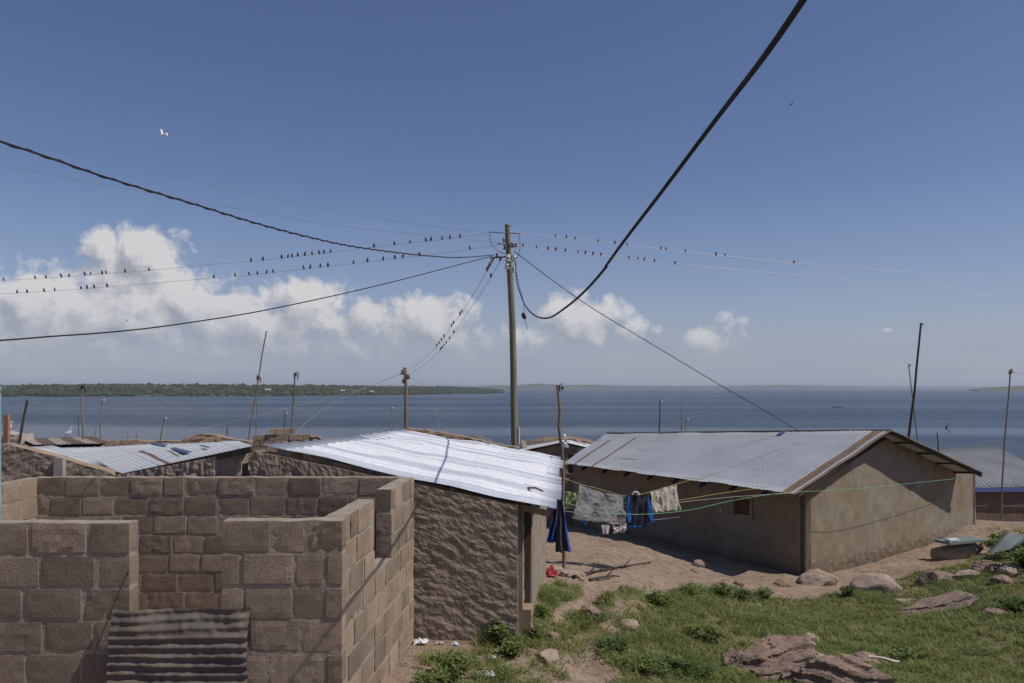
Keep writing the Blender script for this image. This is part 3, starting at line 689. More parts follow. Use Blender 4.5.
mb = MB(); a, b, c, d = P(30,447,11.0), P(54,446.5,12.8), P(104,464,10.6), P(98,466,10.3); corr(mb, a, b, c, d, .1, .01, 6); mb.build('roof', M['tin_old'], lh, smooth=True)
mb = MB(); slab(mb, (-6.9,11.4), (-6.0,10.9), (.2,-1), .15, lambda s: -1.3, -4, .2, None, 0); mb.build('rear_wall', M['mud'], lh)
tag(lh, 'leftmost mud gable wall with a pale post set in it, rising behind the block walls', 'house')
# rusty striped roof
rr = thing('rusty_roof_house', (-14, 27, -5.4))
a, b, c, d = P(22,439,31), P(92,436.5,33), P(122,443.5,25), P(34,444.8,24.5)
mb = MB(); corr(mb, a, b, c, d, .12, .014, 8, mi=lambda u_, v: 1 if math.sin(u_*19+v*1.5) > .1 else 0, sheet_w=.9); mb.build('roof', [M['tin_rust'], M['tin_rust_pale']], rr, smooth=True)
mb = MB()
for p_, q_, n_ in ((d, c, (0,-1)), (c, b, (1,0)), (b, a, (0,1)), (a, d, (-1,0))): slab(mb, (p_.x,p_.y), (q_.x,q_.y), n_, .2, lambda s, p_=p_, q_=q_: p_.z-.1+(q_.z-p_.z)*s/max(.1,(q_-p_).length), -8, .4, None, 0)
mb.build('wall', M['mud'], rr); tag(rr, 'house with a rusty brown striped tin roof at the far left by the water', 'house')
# earth topped wall behind old roof
for nm, prof, yy, lab in (('mud_wall', [(172,447),(180,441.5),(193,435.5),(204,433.8),(214,435),(228,439),(252,443),(256,452)], 20.5, 'crumbling mud gable top behind the blue patched grey tin roof'),
                          ('mud_wall', [(100,448),(112,440.5),(132,440),(150,441.5),(172,441),(186,444)], 24.0, 'low brown mud wall between the rusty roof and the grey tin roof')):
    mb = MB(); x0 = P(prof[0][0],0,yy).x; x1 = P(prof[-1][0],0,yy).x
    slab(mb, (x0,yy), (x1,yy+.4), (0,-1), .3, lambda s: P(0, float(np.interp(512+(x0+s)/yy*F, [q[0] for q in prof], [q[1] for q in prof])), yy).z+.02*noise.noise((s*5,0,0)), -6.5, .06, mud_disp(.04, .2, seed=yy), 0)
    o = mb.build(nm, M['mud_pale'], smooth=False); tag(o, lab, 'wall')
# stacked block wall
mb = MB(); yb = 19.5
for x0, x1, zt in ((254,309,434.6),(270,292,428.6)):
    a = P(x0,zt,yb); b = P(x1,zt,yb); block_rect(mb, (a.x,yb), (b.x,yb+.25), (0,-1), .2, a.z, a.z-.14 if zt < 430 else a.z-.9, .15, .36, .012, seed=int(x0), amp=.004)
o = mb.build('block_wall', M['block'], attr='tint'); tag(o, 'low stepped wall of tan blocks standing behind the gap between two roofs', 'wall')
mb = MB(); a = P(309,436,19.3); slab(mb, (a.x,19.4), (a.x+.7,19.1), (0,-1), .2, lambda s: a.z-.12*s-.03*noise.noise((s*6,1,0)), -5, .08, mud_disp(.02), 0)
o = mb.build('brick_pier', M['terracotta']); tag(o, 'small orange brown broken brick end beside the stepped block wall', 'wall')
# concrete block ruin at far left
mb = MB(); a = P(7,431,29); b = P(27,431,29); slab(mb, (a.x,29), (b.x,29), (0,-1), .8, lambda s: a.z-.12*abs(math.sin(s*3)), -8, .08, mud_disp(.05, .2), 0)
o = mb.build('stone_wall', M['concrete']); tag(o, 'short pale stone wall end at the far left beside a leaning pole', 'wall')
# mud wall ridge behind the shiny roof
mb = MB(); prof = [(405,428.5),(412,427.5),(440,431.5),(468,437),(500,444.5),(520,448)]
pw = [P(px, py, 17.2) for px, py in prof]
slab(mb, (pw[0].x,17.0), (pw[-1].x,17.4), (0,-1), .3, lambda s: float(np.interp(pw[0].x+s, [q.x for q in pw], [q.z for q in pw]))+.025*noise.noise((s*7,0,0)), -5.5, .05, mud_disp(.04, .2), 0)
o = mb.build('mud_wall', M['mud_pale']); tag(o, 'brown mud wall top just behind the bright new roof, at the foot of the thin pole', 'wall')
# ---------------------------------------------------------------- small house between the roofs
sm = thing('small_tin_house', (1.6, 32, -6.3))
ra = P(564,441.5,30); rb_ = P(566,439.5,38); le = P(518,451.5,30); re_ = P(596,449.5,30.5); rl = P(523,446.5,38); r2 = P(600,446,38)
mb = MB(); corr(mb, ra, rb_, rl, le, .12, .012, 6); corr(mb, rb_, ra, re_, r2, .12, .012, 6); mb.build('roof', M['tin_old'], sm, smooth=True)
mb = MB(); x0 = P(526,0,30.3).x; x1 = P(592,0,30.3).x
slab(mb, (x0,30.4), (x1,30.4), (0,-1), .2, lambda s: float(np.interp(512+(x0+s)/30.3*F, [526,564,592], [P(0,452,30.3).z, P(0,443.2,30.3).z, P(0,450.5,30.3).z])), -8, .08, mud_disp(.03), 0)
slab(mb, (x0,30.6), (x0,37.8), (-1,0), .2, lambda s: P(0,453,30.3).z, -8, .4, None, 0); slab(mb, (x1,30.6), (x1,37.8), (1,0), .2, lambda s: P(0,451,30.3).z, -8, .4, None, 0); slab(mb, (x0,37.7), (x1,37.7), (0,1), .2, lambda s: P(0,453,30.3).z, -8, .4, None, 0)
mb.build('wall', M['mud'], sm)
mb = MB(); mb.tube([rl+Vector((0,.1,.05)), rl.lerp(rb_, .5)+Vector((0,.1,.12)), rb_+Vector((0,0,.06)), rb_.lerp(r2,.5)+Vector((0,.05,.1)), r2+Vector((0,.05,.05))], [.13,.16,.12,.15,.1], 6); mb.build('ridge_wall', M['mud_pale'], sm)
mb = MB(); c_ = P(575,454.5,30); mb.box(c_+Vector((0,.02,-.35)), (.5,.06,.7)); mb.build('door', M['dark_hole'], sm)
tag(sm, 'small gabled mud house seen between the bright roof and the long grey roof', 'house')
mb = MB(); b0 = P(563.5,448,29.2); vs = []
for k in range(7):
    t_ = k/6; vs += [b0+Vector((.18-.05*t_-.12*t_*t_+.03*math.sin(k*2), .03*math.sin(k*3), t_*.5)), b0+Vector((-.02+.10*t_, .05*math.cos(k*2), t_*.5)), b0+Vector((.08, .1, t_*.5))]
mb.add(vs, [(3*k+a_, 3*k+(a_+1)%3, 3*k+3+(a_+1)%3, 3*k+3+a_) for k in range(6) for a_ in range(3)]+[(0,1,2),(18,19,20)])
o = mb.build('plastic_bag', M['plastic_white']); tag(o, 'white torn plastic sheet standing up on the small tin house', 'plastic bag')
# ---------------------------------------------------------------- long house on the right
H = thing('long_plastered_house', (7.34, 20, -4.8))
U = Vector((.785,.62)).normalized(); NC = Vector((P(806,0,20.45).x, 20.45))
sF = (0.5754*NC.y-NC.x)/(U.x-.5754*U.y); FC = NC+U*sF; SM = 4.6     # far corner and apex position
LC = Vector((2.2, 27.7)); zE = -2.60; zR = -1.29
gN = (U.y, -U.x); lv = (LC-NC).normalized(); lN = (lv.y*-1, lv.x) if False else (-abs(lv.y), -abs(lv.x))
mb = MB()
slab(mb, NC, FC, gN, .2, lambda s: zE+(zR-zE)*s/SM if s < SM else zR+(-2.62-zR)*(s-SM)/(sF-SM), -5.6, .08, lambda pos, s, z: .012*fbm(pos, 2.2, 4)+(.03*fbm(pos, 6, 3) if z < -4.55+.15*noise.noise((s*2,0,0)) else 0), 0)
wp = None
def hitx(px, A, B):
    k = (px-512)/F; d = B-A; t_ = (k*A.y-A.x)/(d.x-k*d.y); return t_*d.length
LW = (LC-NC).length; ws0, ws1 = hitx(754, NC, LC), hitx(735.5, NC, LC)
wy0 = NC.y+lv.y*ws0; wzt = -(497.5-388)/F*wy0; wzb = -(517-388)/F*wy0
slab(mb, NC+lv*.1, LC, lN, .2, lambda s: zE+.02+(s/LW)*.03, -5.9, .10, lambda pos, s, z: .012*fbm(pos, 2.2, 4), 0, hole=lambda s, z: ws0 < s+.1 < ws1 and wzb < z < wzt)
RR = FC-lv*(-.0); LB = LC+U*5.0
slab(mb, FC, FC+lv*9, (lv.y, -lv.x), .2, lambda s: -2.66, -6.5, .3, None, 0); slab(mb, LC, LC+U*sF*.9, (-U.y, U.x), .2, lambda s: zE-.05, -6.5, .3, None, 0)
mb.build('wall', M['house_plaster'], H)
rot = math.atan2(lv.y, lv.x)
wc = NC+lv*((ws0+ws1)/2)+Vector(lN)*.10; wz = (wzt+wzb)/2; ww = ws1-ws0; wh = wzt-wzb
mb = MB()
for dz in (-1, 1): mb.box((wc.x, wc.y, wz+dz*wh/2), (ww+.14, .09, .09), rot)
for ds in (-1, 1): q = wc+lv*ds*ww/2; mb.box((q.x, q.y, wz), (.08, .085, wh-.09), rot)
wf = mb.build('window', M['wood_pale'], H)
mb = MB(); q = wc-Vector(lN)*.07
for k in range(5): r_ = q+lv*(-ww*.4+k*ww*.2); mb.box((r_.x, r_.y, wz), (ww*.19, .03, wh-.08), rot)
M['shutter'] = basic('shutter', (.17,.09,.06), (.11,.06,.045), 6, bump=.2, stretch=(1,1,.2)); mb.build('shutter', M['shutter'], wf)
# corner posts
mb = MB(); q = NC-U*.02+Vector(gN)*.06; mb.beam((q.x,q.y,-5.3), (q.x,q.y,zE+.02), .13, .12); mb.build('corner_post', M['wood_pale'], H)
mb = MB(); q = FC+U*.02+Vector(gN)*.07; mb.beam((q.x,q.y,-5.3), (q.x,q.y,-2.72), .12, .12); mb.build('corner_post', M['wood'], H)
mb = MB(); q = FC+U*.2; mb.beam((q.x+.05,q.y-.05,-5.3), (q.x,q.y,-2.75), .14, .08); mb.build('wall_board', M['wood_pale'], H)
# roof
rE = P(797,494,19.2); rEl = P(563,463,27.2); rRn = P(892,430,21.9); rRl = P(607,433,30.2); rX = P(985,473.5,25.1); rXl = rRl+(rX-rRn)*.95+Vector((0,0,-.1))
def rust_mi(u_, v):
    q = u_
    if q < .010: return 1
    if q < .018: return 0
    if q < .044: return 1
    if q < .050 and v > .45: return 2
    if abs(u_-.83) < .005 and v > .15: return 1
    if abs(u_-.935) < .006 and v > .25: return 1
    if abs(u_-.74) < .003: return 2
    return 0
mb = MB(); corr(mb, rRn, rRl, rEl, rE, .14, .0065, 12, mi=rust_mi, wob=.03, sheet_w=.82); corr(mb, rRl, rRn, rX, rXl, .10, .011, 10, wob=.02)
mb.build('roof', [M['tin_grey'], M['tin_rust'], M['tin_rust_pale']], H, smooth=True)
mb = MB(); mb.beam(rRn+Vector((.02,0,.015)), rRl+Vector((0,0,.015)), .12, .015)
mb.build('ridge_cap', M['tin_rust'], H)
mb = MB(); q = Vector((P(752,433.5,24.5))); a = rRn.lerp(rRl, .30); b = rE.lerp(rEl, .30); c_ = a.lerp(b, .03)+Vector((0,0,.04)); mb.beam(c_, a.lerp(b, .11)+Vector((0,0,.04)), .13, .02); mb.build('roof_patch', M['tin_blue'], H)
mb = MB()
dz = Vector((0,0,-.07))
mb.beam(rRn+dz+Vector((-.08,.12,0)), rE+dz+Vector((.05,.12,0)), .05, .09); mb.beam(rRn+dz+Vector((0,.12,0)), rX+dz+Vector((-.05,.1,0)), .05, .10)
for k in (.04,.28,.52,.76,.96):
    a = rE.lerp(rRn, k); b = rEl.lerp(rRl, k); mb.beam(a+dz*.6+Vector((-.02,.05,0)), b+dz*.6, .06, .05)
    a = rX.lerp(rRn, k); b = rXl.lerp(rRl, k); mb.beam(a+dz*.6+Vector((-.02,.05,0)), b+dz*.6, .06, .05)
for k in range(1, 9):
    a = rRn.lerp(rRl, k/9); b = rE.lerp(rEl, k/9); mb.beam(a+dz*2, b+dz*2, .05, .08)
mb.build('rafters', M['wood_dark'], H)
tag(H, 'long plastered house with grey corrugated roof, rusty at its near edge, on the right', 'house')
# ---------------------------------------------------------------- far right house
M['tin_far'] = tin('tin_far', (.27,.28,.29), (.21,.22,.23), .7, .1, rust=.1)
fr = thing('blue_trimmed_house', (24, 44, -7.5))
a = P(925,487.5,40); b = P(1075,487,42); t1 = P(905,448.5,46); t2 = P(997,446.5,47.5); t3 = P(1040,476,42.5)
mb = MB(); corr(mb, t1, t2, b, a, .28, .03, 6, mi=None); 
rb2 = t2+Vector((3,10,-1.6)); corr(mb, t2, t1, t1+Vector((2,9,-1.6)), rb2, .14, .014, 4)
mb.build('roof', M['tin_far'], fr, smooth=True)
mb = MB(); mb.beam(a+Vector((0,-.02,-.13)), b+Vector((0,-.02,-.13)), .05, .20); mb.build('fascia', M['blue_trim'], fr)
mb = MB(); slab(mb, (a.x+.3,40.5), (b.x,42.5), (0,-1), .2, lambda s: a.z-.2, -9, .2, lambda pos, s, z: .02*fbm(pos, 3, 3), 0); slab(mb, (a.x+.3,40.6), (a.x,54), (-1,0), .2, lambda s: a.z-.2, -10, .5, None, 0); slab(mb, (a.x,54),(b.x,55),(0,1),.2,lambda s: a.z-.2,-11,.5,None,0); mb.build('wall', M['red_wall'], fr)
tag(fr, 'dark red walled house with grey tin roof and blue eaves board at the right edge', 'house')
#@@PART3
# ---------------------------------------------------------------- poles
ORD = ['first','second','third','fourth','fifth','sixth','seventh','eighth','ninth','tenth','eleventh','twelfth','thirteenth','fourteenth','fifteenth','sixteenth','seventeenth','eighteenth','nineteenth','twentieth','twenty-first','twenty-second','twenty-third','twenty-fourth','twenty-fifth','twenty-sixth','twenty-seventh','twenty-eighth','twenty-ninth','thirtieth']
up = thing('utility_pole', (.2, 20, -5))
pb = P(518,500,20); pb = Vector((.22,20,-5.2)); pt_ = P(508.3,226.5,20)
def along(py):
    z = -(py-388)/F*20; t_ = (z-pb.z)/(pt_.z-pb.z); return pb.lerp(pt_, t_)+Vector((.02*math.sin(z*1.1), 0, 0))
mb = MB(); ys = [520,480,440,400,360,320,290,260,240,226.5]
mb.tube([along(y_) for y_ in ys], [.098,.096,.092,.088,.084,.080,.077,.074,.071,.068], 12); mb.build('pole_shaft', M['pole_wood'], up, smooth=False)
mb = MB(); mb.tube([along(227.5)+Vector((0,0,.03)), along(226)+Vector((0,0,.05))], [.082,.05], 10); mb.build('pole_cap', M['steel'], up)
for (x0, x1, y_, dy, r_) in ((489,521,233,-1,.012),(490,512,257,1,.022),(497,516,244,0,.014)):
    a = along(y_); mb = MB(); mb.tube([P(x0, y_+dy, 19.88), P((x0+x1)/2, y_, 19.86), P(x1, y_-dy*.3, 19.88)], r_, 6); mb.build('cross_arm', M['steel'], up)
mb = MB(); mb.tube(smooth_path([P(490,234,19.88), P(491,243,19.86), P(497,250,19.84), P(505,254,19.88)], 5), .010, 5); mb.build('brace', M['steel'], up)
mb = MB(); mb.tube(smooth_path([P(519,234,19.88), P(520,246,19.84), P(518,256,19.84), P(512,262,19.88)], 5), .007, 5); mb.build('stay_loop', M['steel'], up)
for (x_, y_, sc_) in ((505,247,1),(512.5,245,1),(508,258,1.5),(514.5,258,1.3),(497,255,.8),(516,245,.8),(507,266,1.3),(513.5,270,1.1),(504,240,.8)):
    c_ = P(x_, y_, 19.84); mb = MB()
    mb.tube([c_+Vector((0,0,-.06*sc_)), c_+Vector((0,0,-.03*sc_)), c_+Vector((0,0,-.028*sc_)), c_+Vector((0,0,.01)), c_+Vector((0,0,.012)), c_+Vector((0,0,.06*sc_))], [r*sc_ for r in (.045,.05,.03,.03,.048,.03)], 8)
    mb.build('insulator', M['porcelain'] if y_ > 256 else M['steel'], up)
mb = MB(); 
pts = []
for k in range(26): t_ = k/25; c_ = along(256+26*t_); pts.append(c_+Vector((.088*math.cos(k*1.9), .088*math.sin(k*1.9)-.0, 0)))
mb.tube(pts, .008, 5); mb.build('lashing', M['cable'], up)
mb = MB(); c_ = along(430)+Vector((.09,-.05,0)); mb.box((c_.x, c_.y, c_.z-.13), (.09,.02,.42), -.6); mb.build('tag_plate', M['plastic_white'], up)
tag(up, 'tall greenish wooden utility pole with insulators at the middle of the view', 'utility pole')
def rad_pole(pts, r0, r1, n=7): return [r0+(r1-r0)*i/(len(pts)-1) for i in range(len(pts))]
def gl_at(x, y): return G(x, y)-.3
def mast(px0, px1, ytop, Yd, dia, matn, label, name='wooden_pole', cat='pole', bend=0, topk=None, py_ref=440):
    """slim pole through (px0, py_ref) and (px1, ytop)"""
    a = P(px0, py_ref, Yd); b = P(px1, ytop, Yd); d = (b-a).normalized(); gzv = gl_at(a.x, a.y)
    base = a-d*((a.z-gzv)/max(.3, d.z)); r = thing(name, base); L = (b-base).length
    pts = []; rr_ = random.Random(int(px0*7+ytop))
    for k in range(10):
        t_ = k/9; w_ = math.sin(t_*math.pi)*bend; pts.append(base.lerp(b, t_)+Vector((w_+.018*rr_.uniform(-1,1)*min(1,t_*3)*(k < 9), 0, 0)))
    mb = MB(); mb.tube(pts, rad_pole(pts, dia*.33, dia*.20), 7); mb.build('pole_shaft', M[matn], r)
    s_ = Yd/25*.62
    if topk == 'tangle':
        for k in range(4):
            mb = MB(); q = b-d*(.04+.06*k)*s_; ang = rr_.uniform(-1,1)
            mb.tube(smooth_path([q+Vector((-.05*s_,-.05,0)), q+Vector((.10*s_*math.cos(ang),-.1,.08*s_)), q+Vector((.20*s_,-.05,.10*s_*math.sin(ang*2))), q+Vector((.12*s_,0,-.15*s_))], 4), .012*s_, 5); mb.build('wire_coil', M['cable'], r)
    if topk in ('tangle','ins','cup'):
        mb = MB(); q = b+Vector((.07*s_,-.05,-.12*s_)); mb.tube([q, q+Vector((0,0,.05*s_)), q+Vector((0,0,.12*s_))], [.03*s_,.055*s_,.035*s_], 7); mb.build('insulator', M['cable' if topk == 'tangle' else 'porcelain'], r)
    if topk == 'cup':
        mb = MB(); q = b+Vector((0,0,-.02)); mb.tube([q+Vector((-.05*s_,0,-.16*s_)), q, q+Vector((.06*s_,0,.1*s_))], [.05*s_,.09*s_,.07*s_], 8); mb.build('cap', M['wood_pale'], r)
        mb = MB(); mb.tube([q+Vector((.02,0,0)), q+Vector((.25*s_,0,-.05*s_)), q+Vector((.5*s_,0,-.12*s_))], .012*s_, 4); mb.build('wire_end', M['wire_grey'], r)
    if topk == 'arm':
        mb = MB(); q = b+Vector((0,0,-.1*s_)); mb.tube([q, q+Vector((.35*s_,0,-.03*s_)), q+Vector((.55*s_,0,-.10*s_))], .014*s_, 4); mb.build('wire_end', M['wire_grey'], r)
    tag(r, label, cat); return r
mast(19.5,27.5,400,25,.17,'wood_dark','dark pole leaning right above the leftmost mud wall', topk='arm')
mast(83,82,386,29,.14,'wood','crooked pale pole with a wire coil on top, above the rusty roof', topk='tangle')
mast(94,103,399,36,.10,'wood_pale','faint slim pole leaning right just right of the wire-topped pole', topk='ins')
mast(100.5,99.5,424,34,.06,'wood_dark','short thin stake at the right end of the rusty roof')
mast(79,78,415,34,.06,'wood_dark','short thin stake just left of the wire-topped pole above the rusty roof')
mast(128,128,431,34,.07,'wood','very short stake above the left edge of the pale tin roof')
mast(136.5,136.5,434,34,.10,'wood','stubby post behind the left half of the pale tin roof')
mast(160.5,165,417,30,.12,'wood','leaning pole with a crosspiece behind the pale tin roof', topk='ins')
mast(227,227.5,428,30,.09,'wood_dark','short dark stake right of the pale tin roof crest')
mast(251.5,266.5,331,28,.11,'wood','tallest leaning pole in the left half, thin and bent to the right', bend=-.10)
mast(256,257.5,376,27,.06,'wood','straight thin pole with a bracket crossing the tall leaning pole', topk='tangle')
mast(283,285.5,412,30,.07,'wood_dark','short thin pole left of the pole behind the stepped block wall', topk='ins')
mast(291.5,295,373,26,.12,'wood','pole with a wire coil on top behind the stepped block wall', topk='tangle')
mast(391,391.5,407,34,.07,'wood_pale','thin short pole with orange tip left of the lesser utility pole', topk='ins')
mast(659.5,660,400,36,.12,'wood_dark','dark post showing above the left part of the long grey roof', topk='ins')
mast(681.5,682,405,36,.10,'wood_pale','pale slim post, taller of the close pair above the long grey roof')
mast(686.5,686,418,36,.11,'wood_pale','pale short post, lower of the close pair above the long grey roof', topk='ins')
mast(905.5,921,323,34,.20,'wood_dark','tall dark pole leaning right behind the ridge of the long house', topk='ins', bend=.12)
mast(917.5,908.5,364,35,.11,'wood','thin pole leaning left, crossing the tall dark pole behind the long house', topk='ins')
mast(937.5,937,433,34,.12,'wood_dark','short stub post behind the right slope of the long house')
mast(1006.5,1010.5,371,37.5,.15,'wood','thin straight pole in front of the blue trimmed house at the right edge', topk='cup', bend=-.08)
# lesser utility pole
lp = thing('utility_pole', (-5.3,40,-7.8)); a = Vector((P(409,500,40).x, 40, -8)); b = P(405,367.5,40)
mb = MB(); mb.tube([a.lerp(b, k/8)+Vector((.03*math.sin(k*2),0,0)) for k in range(9)], rad_pole(range(9), .115, .085), 9); mb.build('pole_shaft', M['wood'], lp)
mb = MB(); mb.tube([P(400.5,374.5,39.85), P(404,373.5,39.8), P(409,375,39.85)], .03, 6); mb.build('cross_arm', M['steel'], lp)
for x_, y_ in ((403,372),(408,377),(404,381)):
    c_ = P(x_, y_, 39.8); mb = MB(); mb.tube([c_+Vector((0,0,-.12)), c_, c_+Vector((0,0,.12))], [.08,.11,.07], 7); mb.build('insulator', M['steel'], lp)
tag(lp, 'lesser wooden utility pole behind the ridge of the bright new roof', 'utility pole')
# ---------------------------------------------------------------- wires
def run_on(sp_, first, last):
    """cables that leave the view go on for some metres beyond it"""
    out = list(sp_)
    if first: d = (sp_[0]-sp_[3]).normalized(); out = [sp_[0]+d*q+Vector((0,0,.012*q*q)) for q in (14,10,6,3)]+out
    if last: d = (sp_[-1]-sp_[-4]).normalized(); out = out+[sp_[-1]+d*q+Vector((0,0,.012*q*q)) for q in (3,6,10,14)]
    return out
def wire(pts, r, matn, label, name='overhead_wire', cat='wire', seg=10, group=None, n=5, extra=None):
    mb = MB(); sp_ = smooth_path([P(*p) for p in pts], seg); sp0 = run_on(sp_, pts[0][0] < -50, pts[-1][0] > 1100 or pts[-1][1] < -50); mb.tube(sp0, r, n); o = mb.build(name, M[matn], smooth=True); tag(o, label, cat, group); return sp_
def lin(pts, y0, y1, x0=None, x1=None):
    x0 = pts[0][0] if x0 is None else x0; x1 = pts[-1][0] if x1 is None else x1
    # 1/depth is linear along a straight run seen in the picture
    return [(px, py, 1/(1/y0+(1/y1-1/y0)*(px-x0)/(x1-x0))) for px, py in pts]
hp = [(515.5,262,19.8),(517,282,18.5),(524,303,16),(534,315,13.5),(548,318,11.3),(565,308,9.4),(585,291,8.0),(604.5,269,7.0),(607,264.5,6.9),(627,237,6.1),(660,194,5.2),(702,138,4.3),(727,105,3.8),(763,58,3.1),(803,0,2.6),(850,-75,2.2)]
wire(hp, .0125, 'cable', 'thick black cable sagging from the utility pole and rising out of the top right', 'power_cable', 'cable', n=8)
tw = [(-70,119),(0,141.5),(50,158),(100,175.5),(150,191),(200,206),(250,221.5),(300,235),(350,246),(400,253),(430,256),(460,257.5),(494,255)]
spw = smooth_path([P(*p) for p in lin(tw, 4.8, 19.8)], 24)
spw = smooth_path(run_on(spw, True, False)[:4], 30)[:-1]+spw
mb = MB()
mb.tube(spw, .0085, 5)
tot = [0]
for i in range(1, len(spw)): tot.append(tot[-1]+(spw[i]-spw[i-1]).length)
fine = []; 
for i in range(len(spw)-1):
    for q in range(3):
        t_ = q/3; p = spw[i].lerp(spw[i+1], t_); s = tot[i]+(tot[i+1]-tot[i])*t_; fine.append(p+Vector((0, .009*math.cos(s*22), .009*math.sin(s*22))))
mb.tube(fine, .0065, 4)
o = mb.build('power_cable', M['cable'], smooth=True); tag(o, 'twisted black cable running from upper left edge down to the utility pole', 'cable')
wire(lin([(-70,342.5),(0,340.3),(50,336.5),(100,333),(150,328),(200,321),(250,313),(300,303),(350,292),(400,280),(450,267),(492,256)], 8, 19.8), .0095, 'cable', 'lower black cable rising gently from the left edge to the utility pole', 'power_cable', 'cable')
wire(lin([(-60,125),(0,137.5),(100,160),(200,182),(300,204),(400,222),(489,233)], 17, 19.9), .004, 'wire_grey', 'uppermost thin grey wire coming from the left edge to the pole top')
wire(lin([(-60,153),(0,165.5),(100,184),(200,202),(311,221.5),(370,229.5),(438,236),(500,243)], 17, 19.9), .004, 'wire_grey', 'second thin grey wire from the left, above the birds, ending on the pole')
L3 = lin([(-60,284),(0,280.5),(50,277.8),(100,274),(150,270.5),(200,265.5),(250,261.5),(300,256),(330,252.5),(366,248),(410,243),(450,238.5),(490,233.5)], 24, 20)
L4 = lin([(-60,297),(0,294),(30,292.3),(60,290.5),(100,287.5),(150,283.5),(213,278),(250,275),(300,269.5),(353,263.5),(400,258),(440,253.5),(498,245)], 24, 20)
R1 = lin([(510,231.5),(529,234),(575,239),(627,245.2),(686,252),(725,256),(794,263),(850,267.5),(920,273),(1024,279.5),(1150,285)], 20, 26)
R2 = lin([(512,245),(536,248),(565,251.5),(601,255.7),(640,260),(675,264),(750,271),(820,277.5),(900,285),(1024,292),(1150,297)], 20, 26)
wire(L3, .004, 'wire_grey', 'upper thin wire with birds left of the utility pole'); wire(L4, .004, 'wire_grey', 'lower thin wire with birds left of the utility pole')
wire(R1, .0075, 'wire_pale', 'upper pale wire with birds right of the utility pole'); wire(R2, .0075, 'wire_pale', 'lower pale wire with birds right of the utility pole')
S1 = [(495,257,19.8),(487,271,20.8),(476,290,22.4),(461.5,313,25),(451,327,27),(437,346,30.5),(420.5,361.5,35),(405,373,39.8)]
S2 = [(502,258,19.8),(491,277,21),(478,298,22.6),(461.5,321,25),(454,333,26.6),(440,350.5,30),(425,364,34),(407,376,39.8)]
wire(S1, .006, 'wire_grey', 'left one of two wires sloping from the tall pole to the lesser pole'); wire(S2, .006, 'wire_grey', 'right one of two wires sloping from the tall pole to the lesser pole')
wire([(514,251,19.85),(540,271,19.5),(570,293,19.3),(600,313,19.2),(640,337,19.5),(680,361,20),(720,385,20.8),(760,408,21.7),(800,431.5,22.8)], .0095, 'cable', 'straight black wire descending from the utility pole to the long grey roof')
wire([(515,264,19.8),(519,285,19.7),(523.5,302,19.7),(524,312,19.7)], .006, 'cable', 'short loose wire hanging beside the utility pole')
mb = MB(); c_ = P(524,316.5,19.7); mb.tube([c_+Vector((-.02,0,.10)), c_+Vector((-.02,0,.05)), c_+Vector((0.01,0,-.02)), c_+Vector((.03,0,-.07))], [.02,.05,.05,.02], 8); o = mb.build('hanging_fuse', M['cable']); tag(o, 'small dark device dangling on a wire beside the utility pole', 'device')
wire([(524.5,320,19.7),(526,324,19.7),(527.5,330,19.7)], .006, 'cable', 'wire tail below the small device dangling beside the pole')
wire([(403,372,39.8),(385,380,38),(360,390,36),(330,405,34),(308,421,32),(296,433,30)], .009, 'wire_grey', 'lower faint wire falling left from the lesser utility pole')
wire([(402.5,373,39.8),(370,386,39),(330,397.5,37),(260,415,34),(180,434,31)], .008, 'wire_grey', 'upper faint wire falling left from the lesser utility pole')
wire([(408,376,39.8),(420,383,38),(430,392,36),(436,410,33),(440,432,30)], .007, 'wire_grey', 'faint wire falling right from the lesser utility pole')
wire([(556,386,14.5),(553,410,15),(551,436,17)], .003, 'wire_pale', 'left faint cord descending from the clothes pole top'); wire([(557.5,386,14.5),(556,410,15),(554.5,438,17)], .003, 'wire_pale', 'right faint cord descending from the clothes pole top')
wire([(455,437,14.5),(458,450,13.2),(463,463,12),(466,478,11.0),(467,490,9.9),(464,505,9.34),(460,530,9.34)], .003, 'cable', 'thin dark wire lying over the bright roof and hanging down the mud wall')
wire([(128,572,5.95),(116,600,5.9),(100,640,5.85),(82,686,5.75)], .006, 'wood_dark', 'thin dark wire leaning in front of the left block wall')
# ---------------------------------------------------------------- birds on wires
def bird_mesh(k):
    r_ = random.Random(k); mb = MB(); tl = r_.uniform(-.3, .3); s = 1.0
    ax = [(-.0,0,-.075),(0,.012,-.05),(0,.01,-.02),(0,0,.01),(0,-.006,.032),(0,-.01,.045),(0,-.012,.058),(0,-.03,.060)]
    rd = [.006,.012,.027,.031,.022,.018,.017,.003]
    if k%2: ax = [(x*1+z*.25, y, z) for x, y, z in ax]
    mb.tube([Vector(a)+Vector((0,0,.045)) for a in ax], rd, 8)
    mb.add([(-.03,.0,.06),(-.036,.015,.02),(-.015,.03,-.03),(-.022,0,.02)], [(0,1,2),(0,2,3),(0,3,1),(1,3,2)]); mb.add([(.03,.0,.06),(.036,.015,.02),(.015,.03,-.03),(.022,0,.02)], [(0,1,2),(0,2,3),(0,3,1),(1,3,2)])
    o = mb.build('perched_bird', M['bird'], smooth=True); return o
birdm = []
for k in range(4):
    o = bird_mesh(k); birdm.append(o.data); bpy.data.objects.remove(o)
